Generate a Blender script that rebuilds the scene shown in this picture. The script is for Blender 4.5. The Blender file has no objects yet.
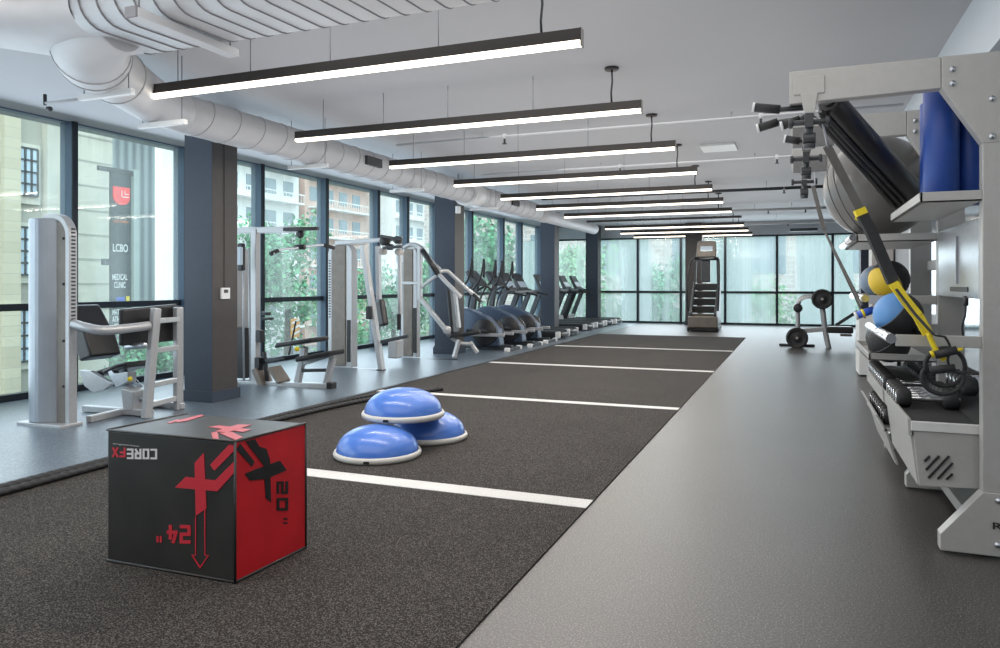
import bpy, bmesh, math, random
from mathutils import Vector, Matrix
random.seed(7)
C = bpy.context.scene.collection
PI = math.pi
# ------------------------------------------------------------------ survey of the room (1000x648 frame)
S_, C_, EYE, FOC, HOR = .3714, .9285, 1.25, 740.0, 284.0
def G(u, v, Z=0.0):                 # point on the level Z
    D = (EYE-Z)*FOC/(v-HOR); L = (u-500)/FOC*D
    return Vector((L*C_-D*S_, L*S_+D*C_, Z))
def A(u, v, Y):                     # point on the vertical plane Y
    r = (u-500)/FOC; X = Y*(r*C_-S_)/(C_+r*S_); D = -X*S_+Y*C_
    return Vector((X, Y, EYE-(v-HOR)/FOC*D))
# ------------------------------------------------------------------ materials
MATS = {}
def nt(name):
    m = bpy.data.materials.new(name); m.use_nodes = True
    n = m.node_tree; b = n.nodes['Principled BSDF']
    return m, n, b
def mat(name, col, rough=.5, metal=0., spec=.5, noise=0., nscale=30., bump=0., bscale=200., emit=None, estr=0., coat=0.):
    if name in MATS: return MATS[name]
    m, n, b = nt(name)
    b.inputs['Base Color'].default_value = (*col, 1); b.inputs['Roughness'].default_value = rough
    b.inputs['Metallic'].default_value = metal; b.inputs['Specular IOR Level'].default_value = spec
    b.inputs['Coat Weight'].default_value = coat
    if emit:
        b.inputs['Emission Color'].default_value = (*emit, 1); b.inputs['Emission Strength'].default_value = estr
    tc = n.nodes.new('ShaderNodeTexCoord')
    nz = n.nodes.new('ShaderNodeTexNoise'); nz.inputs['Scale'].default_value = nscale; nz.inputs['Detail'].default_value = 4
    n.links.new(tc.outputs['Object'], nz.inputs['Vector'])
    cr = n.nodes.new('ShaderNodeValToRGB'); k = noise
    cr.color_ramp.elements[0].position = .3; cr.color_ramp.elements[1].position = .7
    cr.color_ramp.elements[0].color = (*[c*(1-k) for c in col], 1); cr.color_ramp.elements[1].color = (*[min(1, c*(1+k)) for c in col], 1)
    n.links.new(nz.outputs['Fac'], cr.inputs['Fac']); n.links.new(cr.outputs['Color'], b.inputs['Base Color'])
    if bump:
        nb = n.nodes.new('ShaderNodeTexNoise'); nb.inputs['Scale'].default_value = bscale
        bp = n.nodes.new('ShaderNodeBump'); bp.inputs['Strength'].default_value = bump; bp.inputs['Distance'].default_value = .01
        n.links.new(tc.outputs['Object'], nb.inputs['Vector']); n.links.new(nb.outputs['Fac'], bp.inputs['Height']); n.links.new(bp.outputs['Normal'], b.inputs['Normal'])
    MATS[name] = m; return m
silver = mat('silver_paint', (.47, .475, .485), .32, .35, noise=.04)
lightst = mat('rack_grey_paint', (.44, .435, .42), .42, .15, noise=.03)
chrome = mat('chrome', (.8, .8, .82), .12, 1.)
steel = mat('brushed_steel', (.5, .52, .55), .3, .9, noise=.06)
taupe = mat('taupe_shroud', (.20, .175, .15), .45, .2, noise=.12, nscale=8)
shroudm = mat('shroud_blue_grey', (.42, .46, .51), .3, .4, noise=.05, nscale=5)
darkm = mat('dark_metal', (.05, .055, .06), .4, .3, noise=.1)
black = mat('black_plastic', (.018, .018, .02), .4, noise=.15)
platem = mat('plate_grey', (.17, .17, .17), .4, .4, noise=.08)
rubber = mat('black_rubber', (.022, .022, .024), .65, noise=.2, bump=.2)
pad = mat('black_vinyl', (.022, .021, .022), .33, noise=.1, bump=.05, bscale=90)
greyrub = mat('dark_grey_vinyl', (.05, .05, .052), .38, noise=.1)
white = mat('white_plastic', (.75, .76, .76), .4, noise=.02)
duct_m = mat('duct_paint', (.57, .575, .59), .5, .2, noise=.03, nscale=6)
seam2_m = mat('duct_seam_soft', (.42, .42, .44), .6)
seam_m = mat('duct_seam', (.22, .22, .24), .6)
colm = mat('column_navy', (.036, .048, .072), .55, noise=.06, nscale=12)
colb = mat('column_brown', (.058, .052, .051), .55, noise=.06, nscale=12)
mull = mat('mullion_daylit_blue', (.15, .21, .30), .4, .3, noise=.05)  # blue raised in the colour for daylight on the fins
mulld = mat('mullion_dark', (.018, .026, .038), .4, .3)  # dark frame bars, also the painted-in shade on the mullion face
blue = mat('bosu_blue', (.07, .19, .62), .28, noise=.05, nscale=9, coat=.3)
bosw = mat('bosu_rim', (.62, .60, .56), .45, noise=.03)
bluefoam = mat('blue_foam', (.012, .055, .28), .45, noise=.12, nscale=12, bump=.1)
bluep = mat('blue_plastic', (.03, .10, .50), .35)
yellow = mat('yellow_webbing', (.80, .62, .02), .5, noise=.05)
balgrey = mat('ball_grey', (.12, .115, .11), .28, noise=.06, nscale=4)
boxblk = mat('box_black_vinyl', (.030, .029, .028), .38, noise=.25, nscale=5, bump=.06, bscale=12)
boxred = mat('box_red_vinyl', (.56, .013, .022), .38, noise=.12, nscale=5, bump=.12, bscale=9)
redink = mat('red_ink', (.62, .03, .05), .4)
pinkink = mat('pink_ink', (.55, .12, .14), .4)  # paler red for the print on the box top
whiteink = mat('white_ink', (.75, .75, .75), .5)
blackink = mat('black_ink', (.012, .012, .013), .45)
housing = mat('light_housing', (.035, .03, .027), .45)
lens = mat('light_lens', (1, .95, .88), .5, emit=(1, .90, .76), estr=3.2)
lens_off = mat('light_lens_off', (.5, .5, .5), .5)
screen_m = mat('screen', (.35, .42, .48), .12, emit=(.5, .6, .7), estr=.25)
silverb = mat('pale_panel', (.70, .70, .69), .45, noise=.03)
beige = mat('beige_panel', (.42, .39, .37), .5, noise=.04)
orange = mat('orange_label', (.7, .30, .04), .5)
leafm = mat('leaves', (.12, .34, .17), .6, noise=.6, nscale=3)
barkm = mat('bark', (.12, .09, .07), .8)
blueseat = mat('elliptical_shroud', (.07, .10, .155), .3, .2, noise=.08)
mirrorm = mat('mirror_glass', (.55, .60, .64), .08, 1.)

def floor_mat(name, base, speck, rough, sc=260., dens=.62, bump=.25, spec=.5):
    m, n, b = nt(name)
    tc = n.nodes.new('ShaderNodeTexCoord'); nz = n.nodes.new('ShaderNodeTexNoise')
    nz.inputs['Scale'].default_value = sc; nz.inputs['Detail'].default_value = 2
    cr = n.nodes.new('ShaderNodeValToRGB')
    cr.color_ramp.elements[0].position = dens-.08; cr.color_ramp.elements[1].position = dens+.05
    cr.color_ramp.elements[0].color = (*base, 1); cr.color_ramp.elements[1].color = (*speck, 1)
    n.links.new(tc.outputs['Object'], nz.inputs['Vector']); n.links.new(nz.outputs['Fac'], cr.inputs['Fac'])
    n2 = n.nodes.new('ShaderNodeTexNoise'); n2.inputs['Scale'].default_value = 1.3; n2.inputs['Detail'].default_value = 5
    n.links.new(tc.outputs['Object'], n2.inputs['Vector'])
    mx = n.nodes.new('ShaderNodeMix'); mx.data_type = 'RGBA'; mx.blend_type = 'MULTIPLY'; mx.inputs[0].default_value = .35
    n.links.new(cr.outputs['Color'], mx.inputs[6]); n.links.new(n2.outputs['Fac'], mx.inputs[7])
    n.links.new(mx.outputs[2], b.inputs['Base Color'])
    b.inputs['Roughness'].default_value = rough; b.inputs['Specular IOR Level'].default_value = spec
    bp = n.nodes.new('ShaderNodeBump'); bp.inputs['Strength'].default_value = bump; bp.inputs['Distance'].default_value = .004
    n.links.new(nz.outputs['Fac'], bp.inputs['Height']); n.links.new(bp.outputs['Normal'], b.inputs['Normal'])
    return m
floor_m = floor_mat('rubber_floor', (.040, .037, .035), (.20, .185, .175), .38, 140, .60, .3, .75)
floor_sheen_m = floor_mat('rubber_floor_window_sheen', (.085, .115, .15), (.27, .31, .35), .33, 110, .60, .2, .95)  # rubber floor with the blue window reflection put into its colour
turf_m = floor_mat('turf', (.027, .024, .022), (.155, .14, .128), .9, 165, .57, .8, .15)
line_m = floor_mat('turf_line', (.70, .69, .66), (.85, .84, .82), .85, 200, .5, .4, .2)
street_m = floor_mat('asphalt', (.25, .25, .25), (.35, .35, .35), .8, 30)

def ceiling_mat():
    m, n, b = nt('ceiling_paint')
    tc = n.nodes.new('ShaderNodeTexCoord'); nz = n.nodes.new('ShaderNodeTexNoise'); nz.inputs['Scale'].default_value = .7
    cr = n.nodes.new('ShaderNodeValToRGB'); cr.color_ramp.elements[0].color = (.43, .43, .445, 1); cr.color_ramp.elements[1].color = (.49, .49, .505, 1)
    n.links.new(tc.outputs['Object'], nz.inputs['Vector']); n.links.new(nz.outputs['Fac'], cr.inputs['Fac']); n.links.new(cr.outputs['Color'], b.inputs['Base Color'])
    b.inputs['Roughness'].default_value = .6; return m
ceil_m = ceiling_mat()
wall_m = mat('wall_paint', (.30, .31, .33), .6, noise=.03, nscale=2)
walllight = mat('bulkhead_paint', (.62, .66, .70), .6, noise=.02, nscale=2)

def brick_mat(name, c1, c2, mortar, scale, rot=None, bw=.5, rh=.25):
    m, n, b = nt(name)
    tc = n.nodes.new('ShaderNodeTexCoord'); mp = n.nodes.new('ShaderNodeMapping')
    if rot: mp.inputs['Rotation'].default_value = rot
    br = n.nodes.new('ShaderNodeTexBrick'); br.inputs['Scale'].default_value = scale
    br.inputs['Color1'].default_value = (*c1, 1); br.inputs['Color2'].default_value = (*c2, 1); br.inputs['Mortar'].default_value = (*mortar, 1)
    br.inputs['Brick Width'].default_value = bw; br.inputs['Row Height'].default_value = rh; br.inputs['Mortar Size'].default_value = .015
    n.links.new(tc.outputs['Object'], mp.inputs['Vector']); n.links.new(mp.outputs['Vector'], br.inputs['Vector']); n.links.new(br.outputs['Color'], b.inputs['Base Color'])
    b.inputs['Roughness'].default_value = .85; return m
# facades whose plane is X=const need (y,z)->(x,y)
cream_brick = brick_mat('cream_brick', (.62, .56, .42), (.52, .46, .34), (.42, .40, .34), 1.6, (PI/2, 0, PI/2))
pale_brick = brick_mat('pale_brick', (.52, .40, .36), (.62, .52, .48), (.75, .74, .72), 1.0, (PI/2, 0, 0))
stone_m = mat('cream_stone', (.60, .57, .48), .8, noise=.08, nscale=1.5)
stone_l = mat('stone_joint', (.40, .38, .33), .8)
render_w = mat('white_render', (.80, .78, .76), .8, noise=.03, nscale=.5)
pinkb = mat('pink_brick', (.60, .42, .36), .8, noise=.08, nscale=.8)
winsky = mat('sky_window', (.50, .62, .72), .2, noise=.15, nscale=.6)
winglass = mat('far_window', (.22, .28, .32), .2, noise=.2, nscale=.6)
slabgrey = mat('concrete_pillar', (.36, .42, .40), .8, noise=.1, nscale=.4)

def corrugated():
    m, n, b = nt('corrugated_panel')
    tc = n.nodes.new('ShaderNodeTexCoord'); w = n.nodes.new('ShaderNodeTexWave'); w.bands_direction = 'Y'; w.inputs['Scale'].default_value = .9
    cr = n.nodes.new('ShaderNodeValToRGB'); cr.color_ramp.elements[0].color = (.10, .12, .13, 1); cr.color_ramp.elements[1].color = (.27, .31, .32, 1)
    n.links.new(tc.outputs['Object'], w.inputs['Vector']); n.links.new(w.outputs['Fac'], cr.inputs['Fac']); n.links.new(cr.outputs['Color'], b.inputs['Base Color'])
    b.inputs['Roughness'].default_value = .6; return m
corr_m = corrugated()

def glass_mat(name, haze, axis, sc, tint=(.90, .97, .95)):
    # glazing: mostly see-through, a soft milky veil in vertical streaks, a little gloss
    m = bpy.data.materials.new(name); m.use_nodes = True; n = m.node_tree; n.nodes.clear()
    out = n.nodes.new('ShaderNodeOutputMaterial'); tr = n.nodes.new('ShaderNodeBsdfTransparent'); tr.inputs[0].default_value = (*tint, 1)
    gl = n.nodes.new('ShaderNodeBsdfGlossy'); gl.inputs['Roughness'].default_value = .03
    tl = n.nodes.new('ShaderNodeBsdfTranslucent'); tl.inputs[0].default_value = (.93, .98, .97, 1)
    tc = n.nodes.new('ShaderNodeTexCoord'); mp = n.nodes.new('ShaderNodeMapping')
    mp.inputs['Scale'].default_value = (sc, .03, .03) if axis == 'X' else (.03, sc, .03)
    nz = n.nodes.new('ShaderNodeTexNoise'); nz.inputs['Scale'].default_value = 1.; nz.inputs['Detail'].default_value = 5; nz.inputs['Roughness'].default_value = .65
    cr = n.nodes.new('ShaderNodeValToRGB'); cr.color_ramp.elements[0].position = .38; cr.color_ramp.elements[1].position = .62
    lo, hi = haze; cr.color_ramp.elements[0].color = (lo,)*3+(1,); cr.color_ramp.elements[1].color = (hi,)*3+(1,)
    n.links.new(tc.outputs['Object'], mp.inputs[0]); n.links.new(mp.outputs[0], nz.inputs['Vector']); n.links.new(nz.outputs['Fac'], cr.inputs['Fac'])
    m1 = n.nodes.new('ShaderNodeMixShader'); n.links.new(cr.outputs['Color'], m1.inputs[0]); n.links.new(tr.outputs[0], m1.inputs[1]); n.links.new(tl.outputs[0], m1.inputs[2])
    lw = n.nodes.new('ShaderNodeLayerWeight'); pw = n.nodes.new('ShaderNodeMath'); pw.operation = 'POWER'; pw.inputs[1].default_value = 4
    n.links.new(lw.outputs['Facing'], pw.inputs[0]); fr = n.nodes.new('ShaderNodeMath'); fr.operation = 'MULTIPLY_ADD'; fr.inputs[1].default_value = .35; fr.inputs[2].default_value = .035
    n.links.new(pw.outputs[0], fr.inputs[0])
    m2 = n.nodes.new('ShaderNodeMixShader'); n.links.new(fr.outputs[0], m2.inputs[0]); n.links.new(m1.outputs[0], m2.inputs[1]); n.links.new(gl.outputs[0], m2.inputs[2])
    n.links.new(m2.outputs[0], out.inputs['Surface']); return m
glass_side = glass_mat('side_glazing', (.03, .19), 'Y', 1.6)
glass_back = glass_mat('back_glazing', (.10, .38), 'X', 1.1)

# ------------------------------------------------------------------ mesh building
class MB:
    def __init__(s): s.bm = bmesh.new(); s.mi = 0
    def _fin(s, faces, smooth=False):
        for f in faces: f.material_index = s.mi; f.smooth = smooth
    def m(s, i): s.mi = i; return s
    def hexa(s, P):
        v = [s.bm.verts.new(p) for p in P]
        s._fin([s.bm.faces.new([v[i] for i in q]) for q in ((0,3,2,1),(4,5,6,7),(0,1,5,4),(1,2,6,5),(2,3,7,6),(3,0,4,7))]); return s
    def box(s, x0, x1, y0, y1, z0, z1):
        return s.hexa([(x0,y0,z0),(x1,y0,z0),(x1,y1,z0),(x0,y1,z0),(x0,y0,z1),(x1,y0,z1),(x1,y1,z1),(x0,y1,z1)])
    def beam(s, a, b, w, h, up=(0,0,1)):
        a = Vector(a); b = Vector(b); d = (b-a).normalized(); u = Vector(up)
        if abs(d.dot(u)) > .98: u = Vector((0,1,0))
        r = d.cross(u).normalized()*w/2; t = r.cross(d).normalized()*h/2
        return s.hexa([a-r-t, a+r-t, b+r-t, b-r-t, a-r+t, a+r+t, b+r+t, b-r+t])
    def tube(s, pts, r, n=10, cap=True, lobes=0, twist=0, close=False):
        pts = [Vector(p) for p in pts]; N = len(pts); rr = r if isinstance(r, (list, tuple)) else [r]*N
        rings = []; prev = None; dist = 0
        for i, p in enumerate(pts):
            if close: t = (pts[(i+1) % N]-pts[i-1]).normalized()
            else: t = (pts[min(i+1, N-1)]-pts[max(i-1, 0)]).normalized()
            if i: dist += (p-pts[i-1]).length
            if prev is None:
                u = Vector((0,0,1)) if abs(t.z) < .9 else Vector((0,1,0)); x = t.cross(u).normalized()
            else: x = (prev-t*prev.dot(t)).normalized()
            prev = x; y = t.cross(x)
            ring = []
            for k in range(n):
                a = 2*PI*k/n; q = rr[i]*(1+(.16*math.cos(lobes*(a-twist*dist)) if lobes else 0))
                ring.append(s.bm.verts.new(p+(x*math.cos(a)+y*math.sin(a))*q))
            rings.append(ring)
        f = []
        for i in range(N if close else N-1):
            a_, b_ = rings[i], rings[(i+1) % N]
            for k in range(n): f.append(s.bm.faces.new([a_[k], a_[(k+1)%n], b_[(k+1)%n], b_[k]]))
        s._fin(f, True)
        if cap and not close: s._fin([s.bm.faces.new(rings[0][::-1]), s.bm.faces.new(rings[-1])])
        return s
    def lathe(s, prof, c=(0,0,0), axis=(0,0,1), n=32):
        c = Vector(c); ax = Vector(axis).normalized(); u = Vector((0,0,1)) if abs(ax.z) < .9 else Vector((1,0,0))
        x = ax.cross(u).normalized(); y = ax.cross(x); rings = []
        for r, z in prof:
            if r < 1e-6: rings.append([s.bm.verts.new(c+ax*z)])
            else: rings.append([s.bm.verts.new(c+ax*z+(x*math.cos(2*PI*k/n)+y*math.sin(2*PI*k/n))*r) for k in range(n)])
        f = []
        for a_, b_ in zip(rings, rings[1:]):
            for k in range(n):
                if len(a_) == 1 and len(b_) == 1: continue
                if len(a_) == 1: f.append(s.bm.faces.new([a_[0], b_[(k+1)%n], b_[k]]))
                elif len(b_) == 1: f.append(s.bm.faces.new([a_[k], a_[(k+1)%n], b_[0]]))
                else: f.append(s.bm.faces.new([a_[k], a_[(k+1)%n], b_[(k+1)%n], b_[k]]))
        s._fin(f, True); return s
    def cyl(s, a, b, r, n=20):
        a = Vector(a); b = Vector(b); L = (b-a).length; e = min(r*.12, L*.2)
        return s.lathe([(0,0),(r-e,0),(r,e),(r,L-e),(r-e,L),(0,L)], a, b-a, n)
    def prism(s, poly, off):            # poly: coplanar 3-D points, off: extrusion vector
        off = Vector(off); a = [s.bm.verts.new(p) for p in poly]; b = [s.bm.verts.new(Vector(p)+off) for p in poly]; n = len(poly)
        f = [s.bm.faces.new(a[::-1]), s.bm.faces.new(b)]+[s.bm.faces.new([a[i], a[(i+1)%n], b[(i+1)%n], b[i]]) for i in range(n)]
        s._fin(f); return s
    def ball(s, c, r, n=24):
        m_ = n//2; return s.lathe([(0 if i in (0, m_) else r*math.sin(PI*i/m_), -r*math.cos(PI*i/m_)) for i in range(m_+1)], c, (0,0,1), n)
    def ribbon(s, pts, w, t, wdir):     # flat strap through points
        wd = Vector(wdir).normalized()
        for a, b in zip(pts, pts[1:]):
            a = Vector(a); b = Vector(b); d = (b-a).normalized(); r = (wd-d*wd.dot(d)).normalized()*w/2; q = d.cross(r).normalized()*t/2
            s.hexa([a-r-q, a+r-q, b+r-q, b-r-q, a-r+q, a+r+q, b+r+q, b-r+q])
        return s
    def build(s, name, mats, parent=None, bevel=0., seg=2, kind=None, sub=0):
        bmesh.ops.recalc_face_normals(s.bm, faces=s.bm.faces)
        me = bpy.data.meshes.new(name); s.bm.to_mesh(me); s.bm.free()
        for m_ in (mats if isinstance(mats, (list, tuple)) else [mats]): me.materials.append(m_)
        o = bpy.data.objects.new(name, me); C.objects.link(o)
        if parent:
            o.parent = parent; me.transform(Matrix.Translation(-world_loc(parent)))
        if bevel:
            b = o.modifiers.new('bevel', 'BEVEL'); b.width = bevel; b.segments = seg; b.limit_method = 'ANGLE'; b.angle_limit = .7
            b.harden_normals = False
        if sub:
            b = o.modifiers.new('sub', 'SUBSURF'); b.levels = sub; b.render_levels = sub
        if kind: o['kind'] = kind
        return o
def world_loc(o):
    v = Vector(o.location)
    while o.parent: o = o.parent; v += Vector(o.location)
    return v
def tag(o, label, cat, group=None, kind=None):
    o['label'] = label; o['category'] = cat
    if group: o['group'] = group
    if kind: o['kind'] = kind
    return o
def thing(name, label, cat, loc=(0,0,0), group=None):
    o = bpy.data.objects.new(name, None); o.empty_display_size = .1; o.location = loc; C.objects.link(o)
    return tag(o, label, cat, group)
def solo(mb, name, mats, label, cat, loc=None, group=None, bevel=0.):
    o = mb.build(name, mats, None, bevel); tag(o, label, cat, group)
    if loc is not None: o.data.transform(Matrix.Translation(-Vector(loc))); o.location = loc
    return o
def copy_tree(o, loc=None, label=None, parent=None, group=None, rotz=None):
    c = o.copy(); C.objects.link(c)
    if parent: c.parent = parent
    if loc is not None: c.location = loc
    if label: c['label'] = label
    if group: c['group'] = group
    if rotz is not None: c.rotation_euler.z = rotz
    for ch in list(o.children): copy_tree(ch, parent=c)
    return c
def struct(mb, name, mats, parent=None, bevel=0.):
    return mb.build(name, mats, parent, bevel, kind=None if parent else 'structure')
def lettering(body, w, h, origin, right, up, material, parent, depth=.003, flip=False, name='lettering', bold=0.012, spacing=1.0):
    # text fitted in a w x h box centred on origin; right/up are world directions
    cu = bpy.data.curves.new(name, 'FONT'); cu.body = body; cu.align_x = 'CENTER'; cu.offset = bold; cu.space_line = .95; cu.space_character = spacing
    t = bpy.data.objects.new(name, cu); C.objects.link(t)
    bpy.context.view_layer.update()
    me = bpy.data.meshes.new_from_object(t.evaluated_get(bpy.context.evaluated_depsgraph_get()))
    bpy.data.objects.remove(t)
    xs = [v.co.x for v in me.vertices]; ys = [v.co.y for v in me.vertices]
    cx, cy = (min(xs)+max(xs))/2, (min(ys)+max(ys))/2; sx = w/(max(xs)-min(xs)); sy = h/(max(ys)-min(ys))
    R = Vector(right).normalized(); U = Vector(up).normalized(); N = R.cross(U)
    if flip: R, U = -R, -U
    base = world_loc(parent) if parent else Vector((0,0,0)); O = Vector(origin)-base
    for v in me.vertices:
        v.co = O+R*((v.co.x-cx)*sx)+U*((v.co.y-cy)*sy)+N*depth
    me.materials.clear(); me.materials.append(material); me.name = name
    o = bpy.data.objects.new(name, me); C.objects.link(o); o.parent = parent
    return o

def smooth(pts, n=12):
    pts = [Vector(p) for p in pts]; out = []
    P = [pts[0]]+pts+[pts[-1]]
    for i in range(1, len(P)-2):
        for k in range(n):
            t = k/n; a, b, c, d_ = P[i-1], P[i], P[i+1], P[i+2]
            out.append(.5*((2*b)+(-a+c)*t+(2*a-5*b+4*c-d_)*t*t+(-a+3*b-3*c+d_)*t*t*t))
    return out+[pts[-1]]

# ================================================================== SETTING
X0, XR, YB, ZC = -7.83, 1.3, 23.8, 3.12
struct(MB().box(X0-.3, 5.0, -4, YB+.2, -.12, 0), 'floor', floor_m)
struct(MB().box(X0-.3, 5.0, -4, YB+.2, ZC, ZC+.2), 'ceiling', ceil_m)
struct(MB().box(X0-.3, 5.0, -4.2, -4, 0, ZC), 'wall_front', wall_m)
struct(MB().box(XR, XR+.15, -4, 12.4, 0, ZC), 'wall_right', wall_m)
struct(MB().box(XR+.15, 5.0, 12.25, 12.4, 0, ZC), 'wall_right_return', wall_m)
struct(MB().box(5.0, 5.15, 12.3, YB+.2, 0, ZC), 'wall_far_right', wall_m)
struct(MB().box(1.08, XR, -4, 12.4, 2.65, ZC), 'trim_1', walllight)
struct(MB().box(X0-.3, 5.0, YB-.02, YB+.18, 2.74, ZC), 'wall_back', walllight)
struct(MB().box(X0+.1, -4.58, -3.9, YB-.1, 0, .004), 'floor_left_sheen', floor_sheen_m)  # thin overlay, its bluish colour stands in for window reflection
TX0, TX1, TY0, TY1 = -4.53, -1.08, -3.5, 18.05
struct(MB().box(TX0, TX1, TY0, TY1, 0, .008), 'floor_turf', turf_m)
for i, (ya, yb) in enumerate(((3.98, 4.14), (7.42, 7.55), (10.78, 10.92), (14.2, 14.35))):
    struct(MB().box(TX0+.02, TX1-.0, ya, yb, .008, .011), 'trim_%d' % (i+2), line_m)
struct(MB().box(TX0-.05, TX0, TY0, TY1, 0, .016), 'trim_6', darkm)
# left curtain wall
ml = [1.3, 2.9, 4.5, 6.1, 7.78, 9.34, 11.05, 12.8, 14.0, 15.4, 17.4, 19.6, 21.1, 22.9, 23.75]
ml = [-4, -2, -.3]+ml
for i in range(len(ml)-1):
    a, b = ml[i], ml[i+1]
    w = MB()
    w.m(0).box(X0-.09, X0+.10, b-.03, b+.03, 0, ZC-.002)
    w.m(1).box(X0+.10, X0+.125, b-.032, b+.032, 0, ZC-.002)  # dark strip puts the shaded room-side face into colour
    w.m(1).box(X0-.04, X0+.05, a+.03, b-.03, .96, 1.035)
    w.m(1).box(X0-.05, X0+.06, a+.03, b-.03, 0, .07)
    w.m(0).box(X0-.05, X0+.06, a+.03, b-.03, ZC-.016, ZC-.002)
    f = w.build('window_%d' % (i+1), [mull, mulld]); f['kind'] = 'structure'
    g = MB().box(X0-.005, X0+.005, a+.03, b-.03, .07, .96).box(X0-.005, X0+.005, a+.03, b-.03, 1.035, ZC-.016)
    g.build('glass_pane', glass_side, f)
mb_ = [X0, -6.1, -4.73, -3.37, -2.03, -.53, 1.0, 2.4, 3.8, 5.0]
for i in range(len(mb_)-1):
    a, b = mb_[i], mb_[i+1]
    w = MB(); w.m(1).box(b-.035, b+.035, YB-.06, YB+.10, 0, 2.74)
    w.box(a+.035, b-.035, YB-.03, YB+.04, .96, 1.03).box(a+.035, b-.035, YB-.03, YB+.04, 0, .06).box(a+.035, b-.035, YB-.03, YB+.04, 2.69, 2.74)
    f = w.build('window_%d' % (i+30), [mull, mulld]); f['kind'] = 'structure'
    MB().box(a+.035, b-.035, YB, YB+.01, .06, .96).box(a+.035, b-.035, YB, YB+.01, 1.03, 2.69).build('glass_pane', glass_back, f)
# columns
def column(x0, x1, y0, y1, label, plinth=True, top=ZC, m=(colm, colb)):
    o = MB(); o.m(0).box(x0, x1, y0, y1, 0, top-.001)
    o.bm.faces.ensure_lookup_table()
    for f in o.bm.faces:
        f.normal_update()
        if abs(f.calc_center_median().x-x1) < 1e-4 : f.material_index = 1
    t = thing('column', label, 'column', ((x0+x1)/2, (y0+y1)/2, 0), 'square columns by the windows'); t['kind'] = 'structure'
    del t['category']; del t['group']
    o.build('shaft', list(m), t, .006)
    if plinth: 
        p = MB(); e = .022
        p.box(x0-e, x1+e, y0-e, y0, 0, .12).box(x0-e, x1+e, y1, y1+e, 0, .12).box(x1, x1+e, y0, y1, 0, .12).box(x0-e, x0, y0, y1, 0, .12)
        p.build('plinth', colm, t, .003)
    return t
c1 = column(-6.07, -5.69, 6.09, 6.47, 'nearest dark navy square column, with a white thermostat on its side')
column(-6.0, -5.6, 11.85, 12.25, 'second dark square column, behind the silver leverage press machine')
column(-6.18, -5.80, 18.3, 18.7, 'third dark square column, standing among the treadmills')
column(-6.25, -5.85, 23.0, 23.4, 'farthest left square column, at the back corner windows')
column(-3.15, -2.65, 23.15, 23.55, 'brown square column in front of the back windows, behind the stair climber', True, ZC, (colb, colb))
column(1.32, 1.78, 18.0, 18.5, 'dark column at the far right, behind the medicine ball rack', True, ZC, (colm, colm))

t = thing('thermostat', 'small white thermostat mounted on the brown side of the nearest column', 'thermostat', (-5.69, 6.24, 1.13))
MB().box(-5.69, -5.665, 6.20, 6.33, 1.09, 1.21).build('cover', white, t, .004)
MB().box(-5.665, -5.662, 6.235, 6.295, 1.155, 1.19).build('display', greyrub, t)
MB().box(-5.69, -5.683, 6.262, 6.274, 1.21, 2.9).build('wire_cover', colb, t)

# ================================================================== CEILING SERVICES
def flat_oval(x0, x1, yc, hw, zc, hz, mb, n=10):
    pts = []
    for k in range(n+1):
        a = -PI/2+PI*k/n; pts.append((yc+hw-hz+hz*math.cos(a), zc+hz*math.sin(a)))
    for k in range(n+1):
        a = PI/2+PI*k/n; pts.append((yc-hw+hz+hz*math.cos(a), zc+hz*math.sin(a)))
    mb.prism([(x0, y, z) for y, z in pts], (x1-x0, 0, 0))
    return mb
dt = thing('air_duct', 'large flat oval spiral-seamed air duct crossing the ceiling at top left', 'duct', (-4.1, 3.4, 2.84))
d = MB(); flat_oval(-4.06, -.9, 3.52, .36, 2.955, .155, d); o = d.build('ribbed_section', duct_m, dt)
for f in o.data.polygons: f.use_smooth = len(f.vertices) == 4
d = MB(); x = -4.06; k = 0; pts = []
while x < -.95:                      # one continuous spiral lock seam
    for q in range(40):
        t_ = q/40*4
        flat, arc = .205*2, PI*.157
        per = 2*(flat+arc); e = q/40*per
        if e < arc: a = -PI/2+e/.157; py, pz = 3.52+.205+.157*math.cos(a), 2.955+.157*math.sin(a)
        elif e < arc+flat: py, pz = 3.52+.205-(e-arc), 2.955+.157
        elif e < 2*arc+flat: a = PI/2+(e-arc-flat)/.157; py, pz = 3.52-.205+.157*math.cos(a), 2.955+.157*math.sin(a)
        else: py, pz = 3.52-.205+(e-2*arc-flat), 2.955-.157
        pts.append((x+.14*q/40, py, pz))
    x += .14
d.tube(pts, .0055, 5).build('spiral_seam', seam_m, dt)
d = MB()
prof = [(-7.7, 3.12, 3.02, .27, .085), (-5.6, 3.15, 3.0, .29, .10), (-5.1, 3.22, 2.985, .34, .12), (-4.75, 3.40, 2.965, .44, .145), (-4.4, 3.50, 2.955, .40, .155), (-4.05, 3.52, 2.955, .365, .157)]
rings = []
for x, yc, zc, hw, hz in prof:
    rings.append([d.bm.verts.new((x, yc+hw*(abs(math.cos(a))**.6)*(1 if math.cos(a) > 0 else -1), zc+hz*(abs(math.sin(a))**.8)*(1 if math.sin(a) > 0 else -1))) for a in [2*PI*k/32 for k in range(32)]])
for a_, b_ in zip(rings, rings[1:]):
    for k in range(32): f = d.bm.faces.new([a_[k], a_[(k+1)%32], b_[(k+1)%32], b_[k]]); f.smooth = True
d.build('side_branch', duct_m, dt)
el = smooth([(-4.02,3.5,2.90),(-4.27,3.54,2.875),(-4.52,3.70,2.86),(-4.70,3.97,2.84),(-4.86,4.32,2.81),(-5.05,4.75,2.79),(-5.15,5.1,2.79)], 6)
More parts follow.
